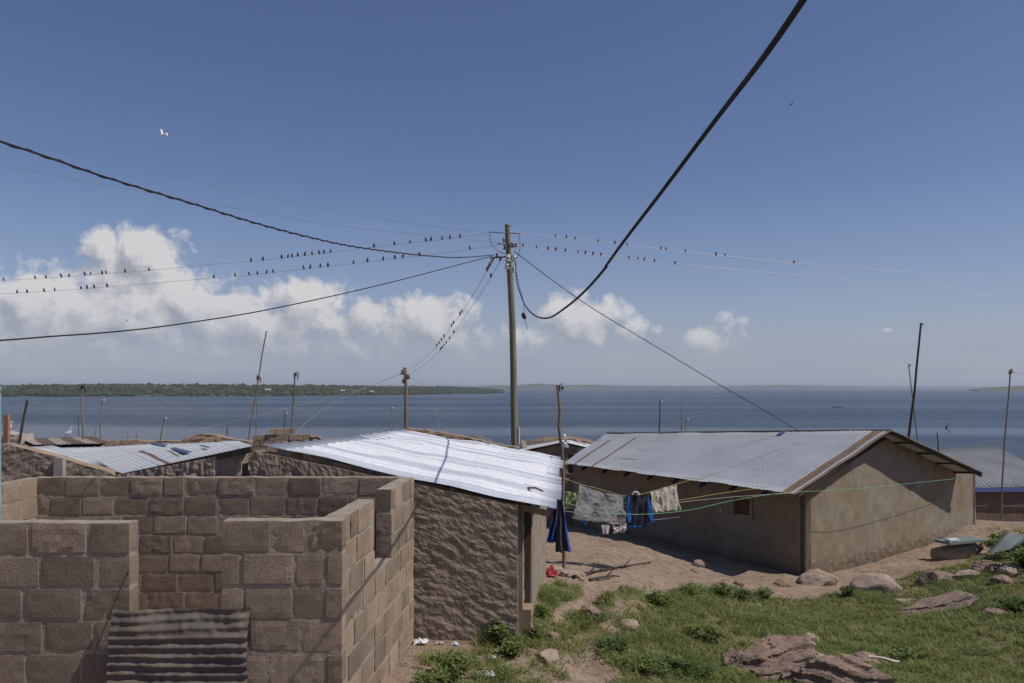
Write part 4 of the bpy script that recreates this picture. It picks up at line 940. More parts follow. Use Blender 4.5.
def put_birds(path, xs, where, group, sc=1.0, rev=False, vary=.15):
    path = [P(*p) for p in path]; path = smooth_path(path, 24)
    pxs = [512+p.x/p.y*F for p in path]
    xs = sorted(xs, reverse=rev)
    for i, x in enumerate(xs):
        j = min(range(len(path)-1), key=lambda q: abs((pxs[q]+pxs[q+1])/2-x)); t_ = (x-pxs[j])/(pxs[j+1]-pxs[j]+1e-9); t_ = min(1, max(0, t_))
        p = path[j].lerp(path[j+1], t_)
        o = bpy.data.objects.new('perched_bird', birdm[random.randrange(4)]); COL.objects.link(o)
        s = sc*random.uniform(1-vary, 1+vary); o.scale = (s*random.choice((-1,1)), s, s); o.location = p+Vector((0,0,.004)); o.rotation_euler = (0,0,random.uniform(-.8,.8))
        tag(o, 'small dark bird, %s from the pole on the %s' % (ORD[i], where), 'bird', group)
put_birds(L3, [3.5,35,46,61,69,84.6,90.6,102,106,125,149,251,263,281.5,288,292,298,305,312,319,324,330.6,394.4,410,426,431,442,450,460,374], 'upper left bird wire', 'birds on the wires', .85, True)
put_birds(L4, [17,27,44,54.6,81,87,94,107,213.6,235,249,257.4,266.7,273,303.6,310.4,320.5,328,353.6,367.5,383.4,395,403,419.5,469.7], 'lower left bird wire', 'birds on the wires', .85, True)
put_birds(R1, [555.5,566.4,575,598,615,627,661,666,685.5,716,725,794], 'upper right bird wire', 'birds on the wires', .72)
put_birds(R2, [523,536.5,548,555.7,565.4,578,585.5,593,601,629,638,644.5,654.5,675], 'lower right bird wire', 'birds on the wires', .72)
put_birds(S1, [493,491.5,490,488.5,487,461.8,460,453.5,451.5,444,441.5,439,436.8], 'left wire sloping to the lesser pole', 'birds on the wires', .85, True)
put_birds(S2, [500.5,491,454,449.5,446,444,442,440.5], 'right wire sloping to the lesser pole', 'birds on the wires', .85, True)
def flying(name, c, span, matn, label, pose, cat='bird'):
    mb = MB(); s = span
    mb.tube([Vector(q)*s for q in ((-.22,0,-.03),(-.12,0,0),(0,0,.01),(.10,0,.01),(.17,0,.03),(.22,0,.03),(.28,0,.02))], [.006*s,.035*s,.055*s,.045*s,.02*s,.026*s,.004*s], 8)
    for sg in (-1, 1):
        w_ = [(.06,sg*.02,.02),(-.10,sg*.02,.01),(-.06,sg*.25,pose[0]),(.08,sg*.25,pose[0]+.02),(-.02,sg*.5,pose[1])]
        vs = [Vector(q)*s for q in w_]+[Vector(q)*s-Vector((0,0,.012*s)) for q in w_]
        mb.add(vs, [(0,1,2,3),(3,2,4),(8,7,6,5),(8,9,7),(0,5,6,1),(1,6,7,2),(2,7,9,4),(4,9,8,3),(3,8,5,0)])
    o = mb.build(name, M[matn], smooth=False); o.location = c; tag(o, label, cat); return o
fb = flying('flying_bird', P(163,134.5,38), .75, 'egret', 'white egret flying with raised wings in the blue sky at upper left', (.22,.10)); fb.rotation_euler = (R(35), R(-15), R(60))
fb = flying('flying_bird', P(792,104,32), .36, 'bird', 'dark bird flying high right of the thick black cable', (.16,.05)); fb.rotation_euler = (R(-50), R(20), R(80))
fb = flying('flying_bird', P(946,428.5,36), .62, 'maroon_cloth', 'dark reddish bird swooping with swept wings over the blue trimmed house', (.16,.28)); fb.rotation_euler = (R(70), R(-25), R(80))
fb = flying('flying_bird', P(126.5,320.5,70), .4, 'bird', 'tiny dark bird flying before the clouds under the lower left bird wire', (.1,.05)); fb.rotation_euler = (R(50), 0, R(30))
for (px, py, yy, lab) in ((8,432,28.7,'white egret standing on the pale stone wall end at far left'),(68,437,31.5,'white egret standing on the rusty striped roof')):
    c_ = P(px, py, yy); mb = MB()
    mb.tube([c_+Vector((-.16,0,.02)), c_+Vector((-.08,0,.1)), c_+Vector((.02,0,.16)), c_+Vector((.09,0,.22)), c_+Vector((.10,0,.33)), c_+Vector((.13,0,.37)), c_+Vector((.20,0,.36))], [.02,.07,.09,.05,.025,.035,.006], 8)
    mb.tube([c_+Vector((0,0,.1)), c_+Vector((0,0,-.12))], .008, 4)
    o = mb.build('egret', M['egret'], smooth=True); tag(o, lab, 'bird')
# ---------------------------------------------------------------- boats
def boat(px, py, L, label, people, matn, cat='boat'):
    y = -WATER*F/(py-388); c_ = Vector(((px-512)/F*y, y, WATER)); r = thing('boat', c_); mb = MB(); st = 14
    for s_ in (1.0, .86):
        for i in range(st+1):
            t_ = i/st*2-1; w_ = L*.075*(1-abs(t_)**2.6)*s_; sh = .35*abs(t_)**3*L*.06
            for a_ in (-1, -.6, 0, .6, 1): mb.v.append((t_*L/2*s_, w_*a_, (L*.045*abs(a_)**1.5+sh+(1-s_)*.5) )); mb.a.append(0)
    for s_ in (0, 1):
        for i in range(st):
            for j in range(4):
                a_ = s_*(st+1)*5+i*5+j; f = (a_, a_+5, a_+6, a_+1); mb.f.append(f if s_ else f[::-1]); mb.m.append(0)
    for i in range(st):
        for j in (0, 4): a_ = i*5+j; b_ = (st+1)*5+i*5+j; mb.f.append((a_, a_+5, b_+5, b_)); mb.m.append(0)
    mb.build('hull', M[matn], r, local=True)
    for t_ in (-.5, 0, .5): mb = MB(); mb.box((t_*L*.6, 0, L*.042), (.25, L*.12, .05)); mb.build('thwart', M['wood'], r, local=True)
    tag(r, label, cat)
    return c_
bc = boat(837, 407.5, 12.5, 'dark wooden fishing canoe with people aboard, far out on the lake', 2, 'wood_dark')
boat(161, 407.3, 3.4, 'tiny pale boat far out on the lake beyond the leaning crosspiece pole', 0, 'egret'); boat(182, 406.5, 3.2, 'tiny white boat on the lake, right of the other tiny pale boat', 0, 'egret')
def sitter(c_, label, lean):
    me_ = bpy.data.meshes.new('person'); sk = [(0,0,.05),(0,0,.28),(0,0,.52),(0,0,.60),(lean*.05,0,.74),(-.18,.0,.50),(-.22,.12,.26),(.18,0,.50),(.25,.14,.28),(-.10,.28,.08),(.12,.28,.08),(-.1,.55,-.12),(.12,.55,-.12)]
    ed = [(0,1),(1,2),(2,3),(3,4),(2,5),(5,6),(2,7),(7,8),(0,9),(9,11),(0,10),(10,12)]
    me_.from_pydata([(a*1.15, b*1.15, d*1.15) for a, b, d in sk], ed, []); o = bpy.data.objects.new('person', me_); COL.objects.link(o)
    md = o.modifiers.new('skin', 'SKIN'); rad = [.16,.16,.15,.06,.11,.06,.045,.06,.045,.09,.09,.06,.06]
    for v_, q in zip(me_.skin_vertices[0].data if me_.skin_vertices else [], rad): v_.radius = (q, q)
    me_.materials.append(M['bird']); o.modifiers.new('sub', 'SUBSURF').levels = 1; o.location = c_; tag(o, label, 'person')
def sitter2(c_, label, lean):
    mb = MB(); s = 1.15
    # one continuous lathe-like body: hips, waist, chest, neck, head
    mb.tube([Vector(q)*s for q in ((0,0,0),(0,0,.10),(0,0,.3),(0,0,.46),(0,0,.54),(lean*.03,0,.58),(lean*.05,0,.66),(lean*.05,0,.74),(lean*.05,0,.80))], [q*s for q in (.1,.17,.15,.19,.09,.055,.095,.10,.03)], 10)
    for sg in (-1, 1):
        mb.tube([Vector(q)*s for q in ((sg*.12,0,.46),(sg*.24,-.04,.36),(sg*.28,-.18,.22),(sg*.2,-.36,.2))], [q*s for q in (.07,.055,.045,.035)], 6)
        mb.tube([Vector(q)*s for q in ((sg*.08,0,.08),(sg*.11,-.3,.14),(sg*.12,-.42,-.08),(sg*.12,-.5,-.2))], [q*s for q in (.1,.085,.06,.05)], 6)
    o = mb.build('person', M['bird'], smooth=True)
    md = o.modifiers.new('remesh', 'REMESH'); md.mode = 'VOXEL'; md.voxel_size = .03
    o.location = c_; tag(o, label, 'person')
sitter2(bc+Vector((-2.2,0,.9)), 'person in dark clothes seated in the left part of the distant canoe', 1); sitter2(bc+Vector((.6,0,.9)), 'person in dark clothes seated near the middle of the distant canoe', -1)
# ---------------------------------------------------------------- clothes line
CPb = ground_hit(564,569); CY = 14.5
cp = thing('clothes_pole', P(564,569,CY))
mb = MB(); pts = [P(x_, y_, CY) for x_, y_ in ((564,573),(564,540),(562.5,505),(563,475),(562,450),(559,428),(560,410),(558.5,395),(557.5,385))]
mb.tube(pts, [.036,.035,.034,.032,.031,.03,.028,.028,.026], 8); mb.build('pole_shaft', M['wood'], cp)
mb = MB(); mb.tube(smooth_path([P(559,389,14.45), P(560,386,14.42), P(562.5,383,14.42)], 4), .008, 5); mb.build('bracket', M['cable'], cp)
mb = MB(); mb.tube([P(559.5,391,14.45), P(560,388,14.42), P(559,385,14.42)], .011, 5); mb.build('bracket', M['cable'], cp)
c_ = P(562.5,388,14.42); mb = MB(); mb.tube([c_+Vector((0,0,-.03)), c_, c_+Vector((0,0,.03))], [.015,.026,.015], 8); mb.build('insulator', M['cable'], cp)
tag(cp, 'crooked bare pole holding the washing lines at the corner of the bright roof', 'pole')
def yl(px): # depth of the washing lines as they run from the pole to the eave
    return 1/(1/14.5+(1/19.2-1/14.5)*(px-564)/(797-564))
def cl(pts, off=0): return [(px, py, yl(px)+off) for px, py in pts]
wire(cl([(563,478),(580,484),(601,489.5),(624,495.8),(640,494.5),(660,489),(677,484),(700,477),(716,472)]), .005, 'rope_yellow', 'top yellowish washing line carrying the grey sheet', 'washing_line', 'clothes line')
wire(cl([(563,492),(600,498.5),(640,504),(680,500),(720,493.5),(760,488)], .35), .005, 'rope_yellow', 'second yellowish washing line running to the long house eave', 'washing_line', 'clothes line')
wire(cl([(563,508),(600,509),(626,507),(660,504.5),(700,500),(745,496),(795,493)], .2), .0045, 'rope_white', 'pale washing line at mid height', 'washing_line', 'clothes line')
wire(cl([(563,502),(600,512),(626,514),(650,514),(690,510),(730,501),(770,494.5),(797,492)], -.2)+[(830,490.5,19.8),(870,487.5,20.8),(910,483.5,22.3),(957,478.5,24.6)], .0055, 'rope_green', 'green washing line that continues past the gable of the long house', 'washing_line', 'clothes line')
wire(cl([(563,510.5),(590,515),(615,519),(640,521),(680,517)], .9), .004, 'rope_white', 'lowest pale washing line behind the grey sheet', 'washing_line', 'clothes line')
wire([(720,508,18.3),(720.5,512,18.3)], .004, 'rope_green', 'short green string tied on the green washing line', 'string', 'string')
def cloth(name, quad, Y_, matn, label, cat, folds=5, amp=.04, seed=0, sag=.02, bulge=0, mats=None, mif=None, nx=46, nz=34, parent=None, edge=.02):
    """quad: tl,tr,br,bl pixels; Y_: depth function or number"""
    f = (lambda px: Y_) if not callable(Y_) else Y_
    tl, tr, br, bl = [P(px, py, f(px)) for px, py in quad]; N = (tr-tl).cross(bl-tl).normalized()
    if N.y > 0: N = -N
    mb = MB()
    for s in (0, 1):
        for j in range(nz+1):
            v = j/nz
            for i in range(nx+1):
                u_ = i/nx; p = (tl*(1-u_)+tr*u_)*(1-v)+(bl*(1-u_)+br*u_)*v
                fold = math.sin(u_*folds*2*math.pi+2.2*noise.noise((u_*2+seed, v*1.2, seed))+v*4.0)*amp*(.35+v*.8)
                fold += amp*1.1*noise.noise((u_*4+seed, v*2.5, 3+seed))+amp*.35*noise.noise((u_*14+seed, v*9, 3+seed))
                p = p+N*(fold+bulge*math.sin(v*3.1)*math.sin(u_*3.1)-s*.005)+Vector((0,0,-sag*math.sin(u_*math.pi)*(1-v)+edge*noise.noise((u_*6+seed, 0, 1))*v))
                mb.v.append(tuple(p)); mb.a.append(0)
    Q = (nx+1)*(nz+1)
    for j in range(nz):
        for i in range(nx):
            a = j*(nx+1)+i; m_ = mif((i+.5)/nx, (j+.5)/nz) if mif else 0
            mb.f.append((a, a+1, a+nx+2, a+nx+1)); mb.m.append(m_); mb.f.append((Q+a+1, Q+a, Q+a+nx+1, Q+a+nx+2)); mb.m.append(m_)
    for i in range(nx):
        for j in (0, nz): a = j*(nx+1)+i; mb.f.append((a, a+1, Q+a+1, Q+a)); mb.m.append(0)
    for j in range(nz):
        for i in (0, nx): a = j*(nx+1)+i; mb.f.append((a, Q+a, Q+a+nx+1, a+nx+1)); mb.m.append(0)
    o = mb.build(name, mats or M[matn], parent, smooth=True)
    if label: tag(o, label, cat)
    return o
cloth('bed_sheet', ((579,484.3),(626,496),(623.5,526),(573.5,519)), yl, 'sheet', 'large grey bed sheet draped over the washing line', 'sheet', 2.6, .045, 2, .03, edge=.04, nx=70, nz=50)
cloth('green_towel', ((566,490.5),(577.5,492.5),(576,509.5),(566,508.5)), 14.9, 'green_cloth', 'pale green towel hanging between the pole and the grey sheet', 'towel', 1.5, .02, 5, .01)
cloth('beige_towel', ((650,491.5),(662,488.5),(664,511.5),(652,513)), lambda p: yl(p)-.03, 'beige_cloth', 'beige towel hanging next to the dark jersey', 'towel', 2, .03, 8, .01)
cloth('beige_towel', ((661.5,487.5),(676.5,484.5),(680.5,510),(662.5,511.5)), lambda p: yl(p)-.03, 'beige_cloth', 'beige towel at the right end of the washing, away from the jersey', 'towel', 2.5, .03, 9, .01)
# jersey hanging by the hem of its shoulders
js = thing('jersey', P(640,512,yl(640)))
cloth('torso', ((630.5,495.2),(647.5,495),(648.5,527),(630,527.5)), lambda p: yl(p)-.04, 'navy_cloth', None, None, 3, .03, 12, .0, parent=js, mats=[M['navy_cloth'], M['bright_blue']], mif=lambda u_, v: 1 if (v > .93 and u_ < .55) else 0)
cloth('sleeve', ((626,496),(630.8,495.5),(631.5,523),(625.5,522)), lambda p: yl(p)-.03, 'navy_cloth', None, None, 1, .02, 13, 0, parent=js, mats=[M['navy_cloth'], M['bright_blue']], mif=lambda u_, v: 1 if .4 < u_ < .85 else 0, nx=12)
cloth('sleeve', ((645,495.5),(650,496),(654.5,522),(648,523)), lambda p: yl(p)-.03, 'navy_cloth', None, None, 1, .02, 14, 0, parent=js, mats=[M['navy_cloth'], M['bright_blue']], mif=lambda u_, v: 1 if .35 < u_ < .95 else 0, nx=12)
mb = MB(); c_ = P(635.5,493.5,yl(635)-.06); mb.tube(smooth_path([c_+Vector((-.06,0,-.02)), c_+Vector((-.02,0,.03)), c_+Vector((.04,0,.02)), c_+Vector((.08,0,-.03))], 4), .018, 6); mb.build('collar', M['plastic_white'], js)
tag(js, 'black jersey with bright blue sleeves and white collar on the washing line', 'jersey')
for k, (x0, x1, y0, y1) in enumerate(((601.5,609,524.5,534),(613,618.5,526,533.5),(619,626,523,533))):
    cloth('sock', ((x0,y0),(x1,y0),(x1-.5,y1),(x0+1,y1)), lambda p: yl(p)+.75, 'sock', ['pale patterned sock peeping below the left of the grey sheet','dark spotted sock, middle one of three under the grey sheet','pale sock under the right corner of the grey sheet'][k], 'sock', 1, .02, 20+k, 0, nx=12, nz=12)
cloth('blue_rag', ((581.5,519.5),(586.5,521),(586,525),(583,525)), 16.2, 'bright_blue', 'small bright blue rag just below the grey sheet', 'rag', 1, .02, 30, 0, nx=8, nz=8)
cloth('blue_jacket', ((556.5,497),(560.5,500),(562,541.5),(546.5,543)), 14.3, 'blue_cloth', 'blue jacket hanging on the clothes pole below the bright roof corner', 'jacket', 2.5, .05, 33, 0, mats=[M['blue_cloth'], M['grey_cloth']], mif=lambda u_, v: 1 if u_+.1*math.sin(v*9) < .12 and v < .7 else 0)
cloth('grey_trousers', ((556.5,499),(561.5,497),(571,551),(555.5,553)), 14.15, 'grey_cloth', 'dark grey trousers with blue side stripe hanging on the clothes pole', 'trousers', 2, .04, 36, 0, mats=[M['grey_cloth'], M['blue_cloth']], mif=lambda u_, v: 1 if u_ > .86 else 0)
cloth('blue_scarf', ((558.5,478),(560.5,478),(562,500),(555,503)), 14.25, 'blue_cloth', 'narrow blue and red cloth wound at the upper part of the clothes pole', 'scarf', 1, .02, 39, 0, mats=[M['blue_cloth'], M['maroon_cloth']], mif=lambda u_, v: 1 if u_ < .35 and .3 < v < .8 else 0, nx=12)
# ---------------------------------------------------------------- blue post and board at the left edge
bp_ = MB(); a = P(2.6,387,6.9); bp_.box((a.x-.08, 6.9, a.z-1.45), (.11,.04,2.92), .0); o = bp_.build('blue_post', M['blue_paint']); tag(o, 'light blue painted post cut by the left edge of the view', 'post')
mb = MB(); mb.beam(P(6.2,480,10.3), P(6.8,415,10.3), .05, .06); o = mb.build('wooden_board', M['terracotta']); tag(o, 'reddish brown upright board beside the light blue post', 'board')
# ---------------------------------------------------------------- rocks
def rock(px, py, wpx, hpx, dep, seed, matn, label, flat=.0, rotz=0, tilt=0, sub=4, strata=.0, name='rock', cat='rock', crag=.25):
    c_ = ground_hit(px, py); y = c_.y+dep*.35; c_ = Vector(((px-512)/F*y, y, 0)); c_.z = G(c_.x, c_.y)
    w_ = wpx/F*c_.y; h_ = hpx/F*c_.y
    import bmesh
    bm = bmesh.new(); bmesh.ops.create_icosphere(bm, subdivisions=sub, radius=1)
    rnd = random.Random(seed); planes = [(Vector((rnd.uniform(-1,1), rnd.uniform(-1,1), rnd.uniform(-.4,1))).normalized(), rnd.uniform(.62,.86)) for _ in range(9)]
    if flat: planes.append((Vector((rnd.uniform(-.12,.12), rnd.uniform(-.12,.12), 1)).normalized(), flat))
    for v in bm.verts:
        d = v.co.normalized(); r_ = 1
        for n_, o_ in planes:
            q = d.dot(n_)
            if q > 0: r_ = min(r_, o_/q)
        p = d*r_; n1 = noise.fractal((p.x*1.6+seed, p.y*1.6, p.z*1.6), .8, 2.1, 5)
        p = p*(1+crag*n1*.5)
        if strata: p.x += strata*.3*math.floor((p.z+.12*noise.noise((p.x*2, p.y*2, seed)))*5)/5*1.2; p *= 1+strata*.22*(1 if (math.floor((p.z+.15*noise.noise((p.x*1.5,p.y*1.5,seed)))*7))%2 else -1)*.35
        v.co = Vector((p.x*w_/1.75, p.y*dep/1.7, p.z*h_*.66+h_*.12))
    me_ = bpy.data.meshes.new(name); bm.to_mesh(me_); bm.free(); me_.materials.append(M[matn]); o = bpy.data.objects.new(name, me_); COL.objects.link(o)
    o.location = c_; o.rotation_euler = (0, tilt, rotz); tag(o, label, cat); return o
rock(817,586,42,20,.55,3,'rock_pale','angular pinkish boulder with a flat lit top by the near corner of the long house',.7,.2,-.28)
rock(785,587,20,9,.3,5,'rock','small flat stone just left of the angular pinkish boulder')
rock(874,592,52,22,.75,8,'rock_pale','smooth oval boulder in front of the long house gable',.75, crag=.12)
rock(929,585,24,19,.42,11,'rock','rounded reddish rock right of the smooth oval boulder')
rock(934,613,84,24,.7,14,'rock','long low slab of rock lying in the grass on the right',.45,.22,-.20,5,.55,crag=.5)
rock(768,676,80,50,.6,21,'rock','large layered rock outcrop at the bottom of the grass, left part',.6,.2,-.15,5,.9)
rock(838,694,90,52,.7,25,'rock','large rugged rock outcrop at the bottom edge beside the white stick',.7,-.1,.1,5,.7)
rock(778,684,66,30,.3,29,'rock','low rock ledge between the two large outcrops',.6,0,-.1,5,.8)
rock(738,673,30,34,.45,61,'rock','narrow tilted rock at the left end of the layered outcrop',.6,.2,-.5,4,.6)
rock(808,643,20,10,.25,31,'rock_pale','small pink stone above the large layered outcrop')
rock(858,632,16,8,.2,33,'rock','small stone half hidden in grass in the middle of the field')
rock(591,616,20,12,.3,35,'rock','grey stone in the grass near the footpath')
rock(546,665,26,16,.4,38,'rock_pale','rounded earth coloured stone on the path by the mud house corner', crag=.1)
rock(552,640,16,8,.25,39,'rock','flat stone on the path just above the rounded one')
rock(627,628,26,7,.3,40,'rock_pale','low pale stone at the left edge of the grass field')
rock(940,582,34,12,.5,41,'rock','low rock right of the rounded reddish rock')
rock(966,578,26,9,.4,44,'rock_pale','flat pale rock below the tilted concrete slab')
rock(990,572,30,14,.5,47,'rock','dark rock heap under the sheet metal piece',.0,0,0,4,.4)
rock(1012,574,26,11,.5,50,'rock_pale','pale low rock at the right edge below the bush')
rock(1000,618,30,9,.5,52,'rock','flat rock in the grass near the right edge')
rock(1004,584,22,9,.4,53,'rock','small rock in the grass right of the flat pale rock')
rock(905,604,22,7,.3,55,'rock_pale','thin pale rock touching the left end of the long slab')
rock(700,566,16,7,.3,57,'rock','dark stone in the shade against the long house wall')
rock(694,572,9,4,.2,58,'rock','pebble sized stone lying in front of the dark stone in the shade')
rock(790,652,44,22,.35,71,'rock','upper ledge rock at the right shoulder of the layered outcrop',.6,.1,.1,4,.6)
rock(812,664,30,18,.3,73,'rock_pale','pale cracked rock between the two large outcrops',0,.1,.1,4,.4)
rock(866,668,34,18,.35,75,'rock','dark rock behind the white stick',0,.1,.1,4,.4)
rock(738,586,12,7,.2,77,'rock','small stone on bare earth between the shaded wall and the field')
# small rubble below the clothes pole
for k in range(26):
    px = 545+38*random.random(); py = 571+18*random.random(); y = 14.2-(py-571)*.03; x = (px-512)/F*y
    c_ = Vector((x, y, G(x, y))); import bmesh
    bm = bmesh.new(); bmesh.ops.create_icosphere(bm, subdivisions=2, radius=1); s = random.uniform(.045,.11)
    for v in bm.verts: v.co = v.co*(1+.5*noise.noise(v.co*1.5+Vector((k,0,0)))); v.co.x *= s*1.2; v.co.y *= s; v.co.z *= s*.6
    me_ = bpy.data.meshes.new('rubble_stone'); bm.to_mesh(me_); bm.free(); me_.materials.append(M['rock_pale']); o = bpy.data.objects.new('rubble_stone', me_); COL.objects.link(o); o.location = c_+Vector((0,0,s*.3))
    tag(o, 'small grey rubble stone in the heap under the washing pole by the bright roof corner', 'stone', 'rubble under the washing pole')
# dark sticks on the yard, added to stand in for streaks of shadow
for pts_, lab in ((((574,579),(584,576),(594,573.5),(603,572)),'crooked dark stick standing in for a shadow streak beside the washing pole'), (((600,572.5),(615,570),(632,567),(651,563.5)),'long thin stick standing in for a shadow on the yard, pointing to the long house'), (((590,582),(600,580),(612,578),(620,578.5)),'short dark stick standing in for a shadow nearest the grass on the yard')):
    q_ = [ground_hit(*a)+Vector((0,0,.035)) for a in pts_]; q_ = smooth_path(q_, 4); mb = MB(); mb.tube(q_, [.030-.016*i/(len(q_)-1) for i in range(len(q_))], 6)
    tw_ = q_[len(q_)//2]; mb.tube([tw_, tw_+Vector((.12,.05,.10)), tw_+Vector((.2,.14,.18))], [.014,.01,.005], 5); o = mb.build('shadow_stick', M['wood_dark']); tag(o, lab, 'shadow stand-in')
# concrete slab, sheet metal, stick
c_ = ground_hit(961,559)
mb = MB(); n0 = Vector((c_.x, c_.y, c_.z)); mb.tube([n0+Vector((-.75,0,.10)), n0+Vector((-.2,.05,.16)), n0+Vector((.5,.3,.24)), n0+Vector((.75,.4,.3))], [.20,.24,.22,.15], 9); o = mb.build('fallen_block', M['rock_pale']); tag(o, 'fallen lump of masonry lying at the far corner of the long house', 'rubble')
mb = MB(); q = n0+Vector((-.05,-.05,.52)); mb.box(q, (1.35,.5,.07), .35, ax=None); o = mb.build('concrete_slab', M['tin_green']); tag(o, 'flat greenish slab resting on the fallen lump of masonry', 'slab')
mb = MB(); q = n0+Vector((-.42,-.32,.60)); mb.box(q, (.36,.14,.05), .35); o = mb.build('plastic_scrap', M['plastic_white']); tag(o, 'white scrap on the left end of the greenish slab', 'scrap')
mb = MB(); a, b, c, d = P(988,552,20.3), P(1006,532,21.6), P(1030,536,21.2), P(1014,549,20.1); corr(mb, a, b, c, d, .12, .008, 5, wob=.05); o = mb.build('corrugated_sheet', M['tin_green'], smooth=True); tag(o, 'bent grey green metal sheet lying on rocks at the right edge', 'metal sheet')
q = ground_hit(884,672); mb = MB(); z_ = q.z+.16; pts = [Vector((q.x+dx, q.y+dy, z_+dz)) for dx, dy, dz in ((-.22,.0,.05),(-.12,-.01,.045),(0,-.02,.03),(.10,-.03,.0),(.2,-.03,-.02))]
mb.tube(smooth_path(pts, 4), [.022]+[.018]*15+[.026], 8); o = mb.build('white_stick', M['bone'], smooth=True); tag(o, 'white weathered stick lying on the bottom rock outcrop', 'stick')
# plastic litter
def litter(px, py, w_, h_, matn, label, seed, cat='litter'):
    c_ = ground_hit(px, py); mb = MB(); nx = 12; s = w_/F*c_.y
    for j in range(nx+1):
        for i in range(nx+1):
            u_, v = i/nx-.5, j/nx-.5; r_ = math.hypot(u_, v)
            mb.v.append((u_*s*(1+.3*noise.noise((v*4, seed, 0))), v*s*.8, max(.0, (h_/F*c_.y)*(1-r_*1.6)*(.6+1.2*noise.noise((u_*5+seed, v*5, 0))))+.012+.03*noise.noise((u_*9, v*9, seed)))); mb.a.append(0)
    for j in range(nx):
        for i in range(nx): a = j*(nx+1)+i; mb.f.append((a, a+1, a+nx+2, a+nx+1)); mb.m.append(0)
    o = mb.build('plastic_litter', M[matn]); o.location = c_; tag(o, label, cat)
litter(421,643,14,4,'plastic_white','crumpled white plastic bag at the foot of the block wall corner',1)
litter(440,644,8,2,'rope_white','pale plastic scrap second from the block wall, along the mud wall foot',2); litter(455,645,7,3,'plastic_white','white crumpled paper third from the block wall, along the mud wall foot',3)
litter(492,659,8,3,'plastic_white','white scrap in the weeds before the mud house corner',4); litter(508,667,6,2,'plastic_white','tiny white scrap right of the other one in the weeds',5)
litter(487,676,16,3,'rope_white','pale flat scrap at the bottom edge below the weeds',6); litter(758,606,4,3,'plastic_white','tiny white scrap in the grass field right of the path',7); litter(876,612,4,3,'terracotta','tiny orange scrap beside the long rock slab',8)
litter(551,576,14,9,'red_rag','red crumpled rag on the rubble under the bright roof corner',9,'rag')
litter(904,682,6,4,'plastic_white','small white scrap at the bottom edge beside the outcrop',10)
litter(626,634,5,3,'tin_green','small bluish scrap in the left part of the grass',12)
#@@PART4
# ---------------------------------------------------------------- vegetation
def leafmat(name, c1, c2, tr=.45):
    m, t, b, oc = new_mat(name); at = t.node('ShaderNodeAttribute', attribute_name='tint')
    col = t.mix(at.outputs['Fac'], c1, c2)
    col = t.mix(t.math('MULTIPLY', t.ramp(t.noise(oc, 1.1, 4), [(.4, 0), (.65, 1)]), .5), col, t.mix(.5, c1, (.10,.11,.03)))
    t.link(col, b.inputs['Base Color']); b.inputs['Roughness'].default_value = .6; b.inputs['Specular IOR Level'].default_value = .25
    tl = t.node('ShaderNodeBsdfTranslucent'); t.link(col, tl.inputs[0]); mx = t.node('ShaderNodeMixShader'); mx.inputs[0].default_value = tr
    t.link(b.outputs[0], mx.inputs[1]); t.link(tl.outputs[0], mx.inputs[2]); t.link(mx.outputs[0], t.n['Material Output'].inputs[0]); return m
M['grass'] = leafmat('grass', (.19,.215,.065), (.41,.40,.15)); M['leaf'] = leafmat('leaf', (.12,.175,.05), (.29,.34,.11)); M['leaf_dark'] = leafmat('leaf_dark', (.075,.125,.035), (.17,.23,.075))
def quick(name, V, Fq, tint, matn, label, kind=None, cat='grass'):
    me_ = bpy.data.meshes.new(name); n = len(V); k = Fq.shape[1]
    me_.vertices.add(n); me_.vertices.foreach_set('co', V.astype(np.float32).ravel())
    me_.loops.add(Fq.size); me_.loops.foreach_set('vertex_index', Fq.astype(np.int32).ravel())
    me_.polygons.add(len(Fq)); me_.polygons.foreach_set('loop_start', np.arange(len(Fq), dtype=np.int32)*k); me_.polygons.foreach_set('loop_total', np.full(len(Fq), k, np.int32))
    at_ = me_.attributes.new('tint', 'FLOAT', 'POINT'); at_.data.foreach_set('value', tint.astype(np.float32))
    me_.update(calc_edges=True); me_.validate(); me_.materials.append(M[matn]); o = bpy.data.objects.new(name, me_); COL.objects.link(o); tag(o, label, cat, kind=kind); return o
# candidate points, denser near the camera
def sample(n, y0, y1):
    y = y0*(y1/y0)**rng.random(n); px = 400+660*rng.random(n); x = (px-512)/F*y; return x, y
x, y = sample(150000, 6.8, 26); z = gz(x, y); c_ = cover(x, y, z)
# drop points inside the houses
HP = np.array([tuple(NC), tuple(FC), tuple(FC+lv*9), tuple(LC)]); inside = poly_in(x, y, [tuple(q) for q in HP])
inside |= poly_in(x, y, [tuple(E0), tuple(F1), tuple(bk0), tuple(p1)])
nz_ = vnoise(x, y, 1.5, 7.7); nf = vnoise(x, y, 5.0, 1.7)
keep = (~inside) & (rng.random(len(x)) < np.where(c_ > .9, np.clip(.60+nz_*.8+nf*.9, .05, 1), np.where(c_ > .2, np.clip(.18+nf*1.0+nz_*.3, 0, .7), 0)))
x, y, z, nz_, nf, c_ = x[keep], y[keep], z[keep], nz_[keep], nf[keep], c_[keep]
z = z+np.array([fbm((a, b, .3), 1.1, 4)*.05+fbm((a, b, 5.3), 4.5, 3)*.018 for a, b in zip(x, y)])-.01
isg = rng.random(len(x)) < np.clip(.50-nz_*1.3, .08, .95)
